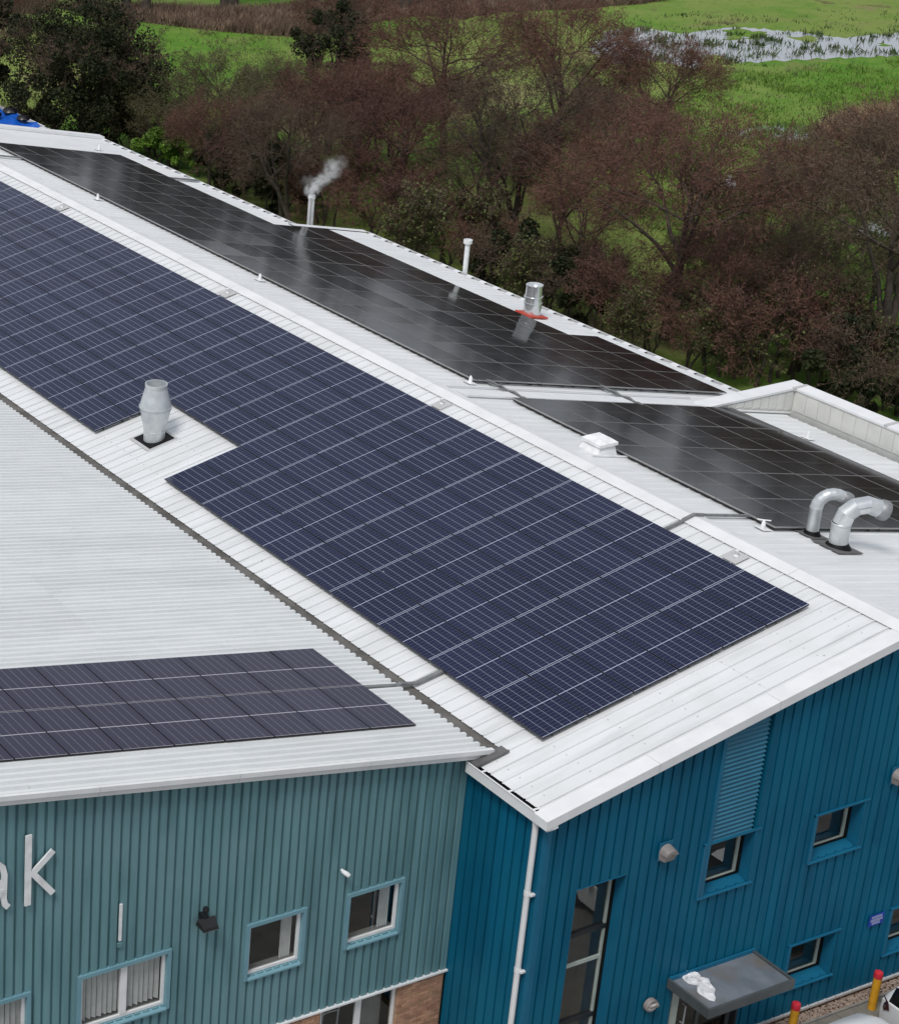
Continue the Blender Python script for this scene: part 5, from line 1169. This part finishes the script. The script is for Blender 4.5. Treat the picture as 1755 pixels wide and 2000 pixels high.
T = [
 (IVY, 158, 300, 'huge dark ivy covered tree behind the far gable end', 'ivy_tree', 1.0),
 (CON, -42, 268, 'dark evergreen tree at the picture edge beside the ivy covered tree', 'evergreen_tree', 1.0),
 (ALD1, 862, 345, 'bare alder with thick forked trunk in front of the bright grass gap', 'alder_tree', 1.08),
 (IVY2, 640, 300, 'slim tree with dark ivy up its trunk and pale curved limbs', 'ivy_tree', 1.0),
 (WIL, 440, 310, 'olive twigged willow between the ivy tree and the steaming flue', 'willow_tree', .88),
 (WIL, 560, 345, 'olive twigged willow close above the far roof, left of the steaming flue', 'willow_tree', .85),
 (ALD2, 1085, 320, 'bare alder whose crown reaches the left end of the flooded marsh', 'alder_tree', 1.12),
 (ALD2, 1268, 335, 'round crowned reddish alder standing against the open meadow', 'alder_tree', .92),
 (ALD2, 690, 400, 'reddish bare alder right above the steaming flue', 'alder_tree', .95),
 (ALD1, 770, 455, 'reddish alder leaning over the eave between the two white flues', 'alder_tree', .80),
 (ALD3, 1010, 500, 'several stemmed alder with dark trunks above the steel flue', 'alder_tree', .95),
 (ALD1, 1300, 660, 'broad dark red alder with a white bag caught in its crown', 'alder_tree', 1.10),
 (ALD3, 1690, 745, 'tall alder with pale leaning stems beyond the cream parapet', 'alder_tree', 1.12),
 (ALD1, 1745, 560, 'spreading reddish alder by the pale tan reeds', 'alder_tree', .95),
 (ALD2, 1560, 560, 'small open alder behind the parapet trees with bright grass below', 'alder_tree', .85),
 (WIL, 1560, 700, 'olive brown willow scrub right behind the cream parapet', 'willow_tree', .80),
 (ALD2, 1130, 580, 'small dense alder just beyond the steel flue', 'alder_tree', .72),
 (ALD3, 560, 460, 'red twigged tree whose base hides behind the roof by the steaming flue', 'alder_tree', .72),
 (WIL, 960, 400, 'low olive willow under the forked alder', 'willow_tree', .66),
 (ALD1, 1180, 430, 'dark red spreading alder between the marsh end and the broad alder', 'alder_tree', .72),
 (ALD2, 410, 395, 'red twigged alder low behind the far eave', 'alder_tree', .7),
 (ALD2, 1085, 525, 'brownish alder standing behind the steel flue', 'alder_tree', .85),
 (ALD1, 1395, 690, 'low red alder over the corner of the parapet', 'alder_tree', .62),
 (ALD1, 775, 370, 'dark red alder left of the forked trunk', 'alder_tree', .78),
 (ALD2, 620, 385, 'purple brown alder directly behind the steaming flue', 'alder_tree', .86),
 (WIL, 340, 330, 'small olive willow beside the lime green bushes', 'willow_tree', .72),
 (ALD3, 1480, 690, 'brown several stemmed tree right above the parapet corner', 'alder_tree', .6),
 (WIL, 925, 470, 'olive twigged willow between the thin white flue and the forked alder', 'willow_tree', .78),
 (WIL, 1180, 250, 'olive twigged willow behind the round crowned alder near the marsh end', 'willow_tree', .62),
 (WIL, 1690, 650, 'olive twigged willow among the pale leaning stems', 'willow_tree', .85),
 (ALD3, 1830, 640, 'large alder leaning in from beyond the picture edge by the reeds', 'alder_tree', 1.0),
]
for i, (k_, u, v, lab, nm, sc_) in enumerate(T): plant(k_, u, v, lab, nm, 'tree', sc_, rz=i * 1.7, group=GRP)
# the far wood, one dark mass some 300 m off that the glossy panels mirror
r = np.random.default_rng(77); parts = []; seg = []
for i in range(165):
    az = RAD(r.uniform(85, 185)); d_ = r.uniform(225, 320); c0 = np.array([-25 + d_ * cos(az), 6 + d_ * sin(az), 0]); hh = r.uniform(15, 29); ww = r.uniform(4, 7.5)
    seg.append((c0, c0 + (0, 0, hh * .7), .4, .15)); q = r.normal(size=(460, 3)); q /= np.linalg.norm(q, axis=1, keepdims=True); q *= r.uniform(.3, 1, (460, 1)) ** .5
    parts.append(leaves(c0 + np.array([0, 0, hh * .58]) + q * np.array([ww, ww, hh * .45]), r.uniform(.5, 1.15, 460), r))
parts.append(tubes_np(seg, 5)); fw_ = inst('far_wood', tri_mesh('far_wood', *merge(parts), 'far_twigs')); tag(fw_, 'distant bare wood beyond the marsh', 'wood', kind='stuff')
# far trees: only the feet of their trunks reach into the picture
FAR = tree_meshes(31, 9.5, 7.5, .35, 8, 12, trunk_r=.42, twig='twig_brown')
for i, (u, v, lab) in enumerate(((156, 16, 'far thick trunk at the end of the reed bed'), (172, 17, 'far trunk twinned with the thick one at the reed bed'), (244, 30, 'far brown trunk above the ivy covered tree'), (284, 30, 'far trunk with a pale side at the reed bed'), (440, 15, 'far trunk over the middle of the reed bed'), (455, 16, 'far thin trunk next to the one over the middle of the reeds'), (608, 12, 'far trunk where the reeds thin out'), (790, 24, 'far pale trunk at the edge of the bright meadow'))):
    plant(FAR, u, v, lab, 'far_tree', 'tree', .8 + .05 * i, rz=i, group='far trees beyond the reed bed')
# scrub
SG = 'scrub bushes under the trees'
rs = random.Random(5)
scr = [(SHR3, 330, 330, 'lime green bush, the leftmost of the bright bushes behind the far eave'), (SHR3, 290, 300, 'lime green bush next to the ivy covered tree'), (SHR3, 395, 345, 'lime green bush under the willow'), (SHR4, 245, 300, 'dark evergreen bush behind the far gable corner'), (SHR4, 470, 380, 'dark evergreen bush behind the narrow roof part'), (SHR4, 540, 415, 'dark evergreen bush left of the steaming flue'), (SHR4, 60, 285, 'dark evergreen bush behind the blue tarpaulin'),
       (SHR1, 640, 440, 'red twigged bush right of the steaming flue'), (SHR1, 720, 480, 'red twigged bush above the widened eave'), (SHR1, 800, 500, 'red twigged bush left of the thin white flue'), (SHR2, 860, 530, 'olive brown bush behind the thin white flue'), (SHR1, 930, 545, 'red twigged bush right of the thin white flue'), (SHR4, 985, 570, 'dark bush left of the steel flue'), (SHR2, 1060, 600, 'olive brown bush right behind the steel flue'), (SHR4, 1120, 630, 'dark bush right of the steel flue'), (SHR1, 1190, 670, 'red twigged bush under the broad red alder'), (SHR2, 1260, 690, 'olive brown bush under the broad red alder'), (SHR1, 1340, 715, 'red twigged bush close to the parapet corner'), (SHR2, 1410, 735, 'olive brown bush at the parapet corner'), (SHR1, 1480, 740, 'grey brown bush behind the parapet corner'), (SHR2, 1540, 735, 'olive brown bush behind the short side of the parapet'), (SHR1, 1610, 770, 'red twigged bush behind the long parapet'), (SHR4, 1680, 800, 'dark bush behind the long parapet'), (SHR2, 1740, 800, 'olive brown bush at the picture edge behind the parapet'),
       (SHR2, 1390, 480, 'olive brown bush in the clearing by the broad alder'), (SHR2, 1480, 470, 'olive brown bush in the clearing below the small puddle'), (SHR3, 1360, 560, 'lime green bush between the alders in the clearing'), (SHR3, 1510, 620, 'lime green bush behind the willow scrub'), (SHR1, 1620, 420, 'red twigged bush below the tan reeds'),  (SHR2, 1000, 350, 'olive brown bush right of the forked alder'), (SHR1, 1180, 330, 'red twigged bush between the two round alders'), (SHR2, 760, 310, 'olive brown bush left of the forked alder'), (SHR2, 500, 250, 'olive brown bush on the meadow edge by the dark ivy trunk'), (SHR2, 235, 215, 'olive bush right behind the ivy covered tree'),
       (SHR1, 50, 60, 'brown twiggy bush on the far meadow at the picture edge'), (SHR1, 620, 90, 'brown twiggy bush before the reed bed'), (SHR1, 700, 70, 'brown twiggy bush at the end of the reed bed')]
for i, (k_, u, v, lab) in enumerate(scr): plant(k_, u, v, lab, 'scrub_bush', 'bush', rs.uniform(.85, 1.25), rz=i * 2.1, group=SG)
# white bag caught in a tree
bw = CP + ray(1425, 360) * 84.5
mb = MB(); mb.lathe([(0, -.28), (.12, -.2), (.2, 0), (.17, .15), (.07, .26), (.1, .34), (0, .33)], (0, 0, 0), 14)
mb.v = [(x * (1 + .25 * sin(3 * z * 9 + x * 12)), y * (1 + .2 * sin(z * 14)), z) for x, y, z in mb.v]
o = mb.build('plastic_bag', 'bag_white', None, 'auto', loc=tuple(bw)); tag(o, 'white plastic bag caught in the crown of the broad red alder', 'bag')
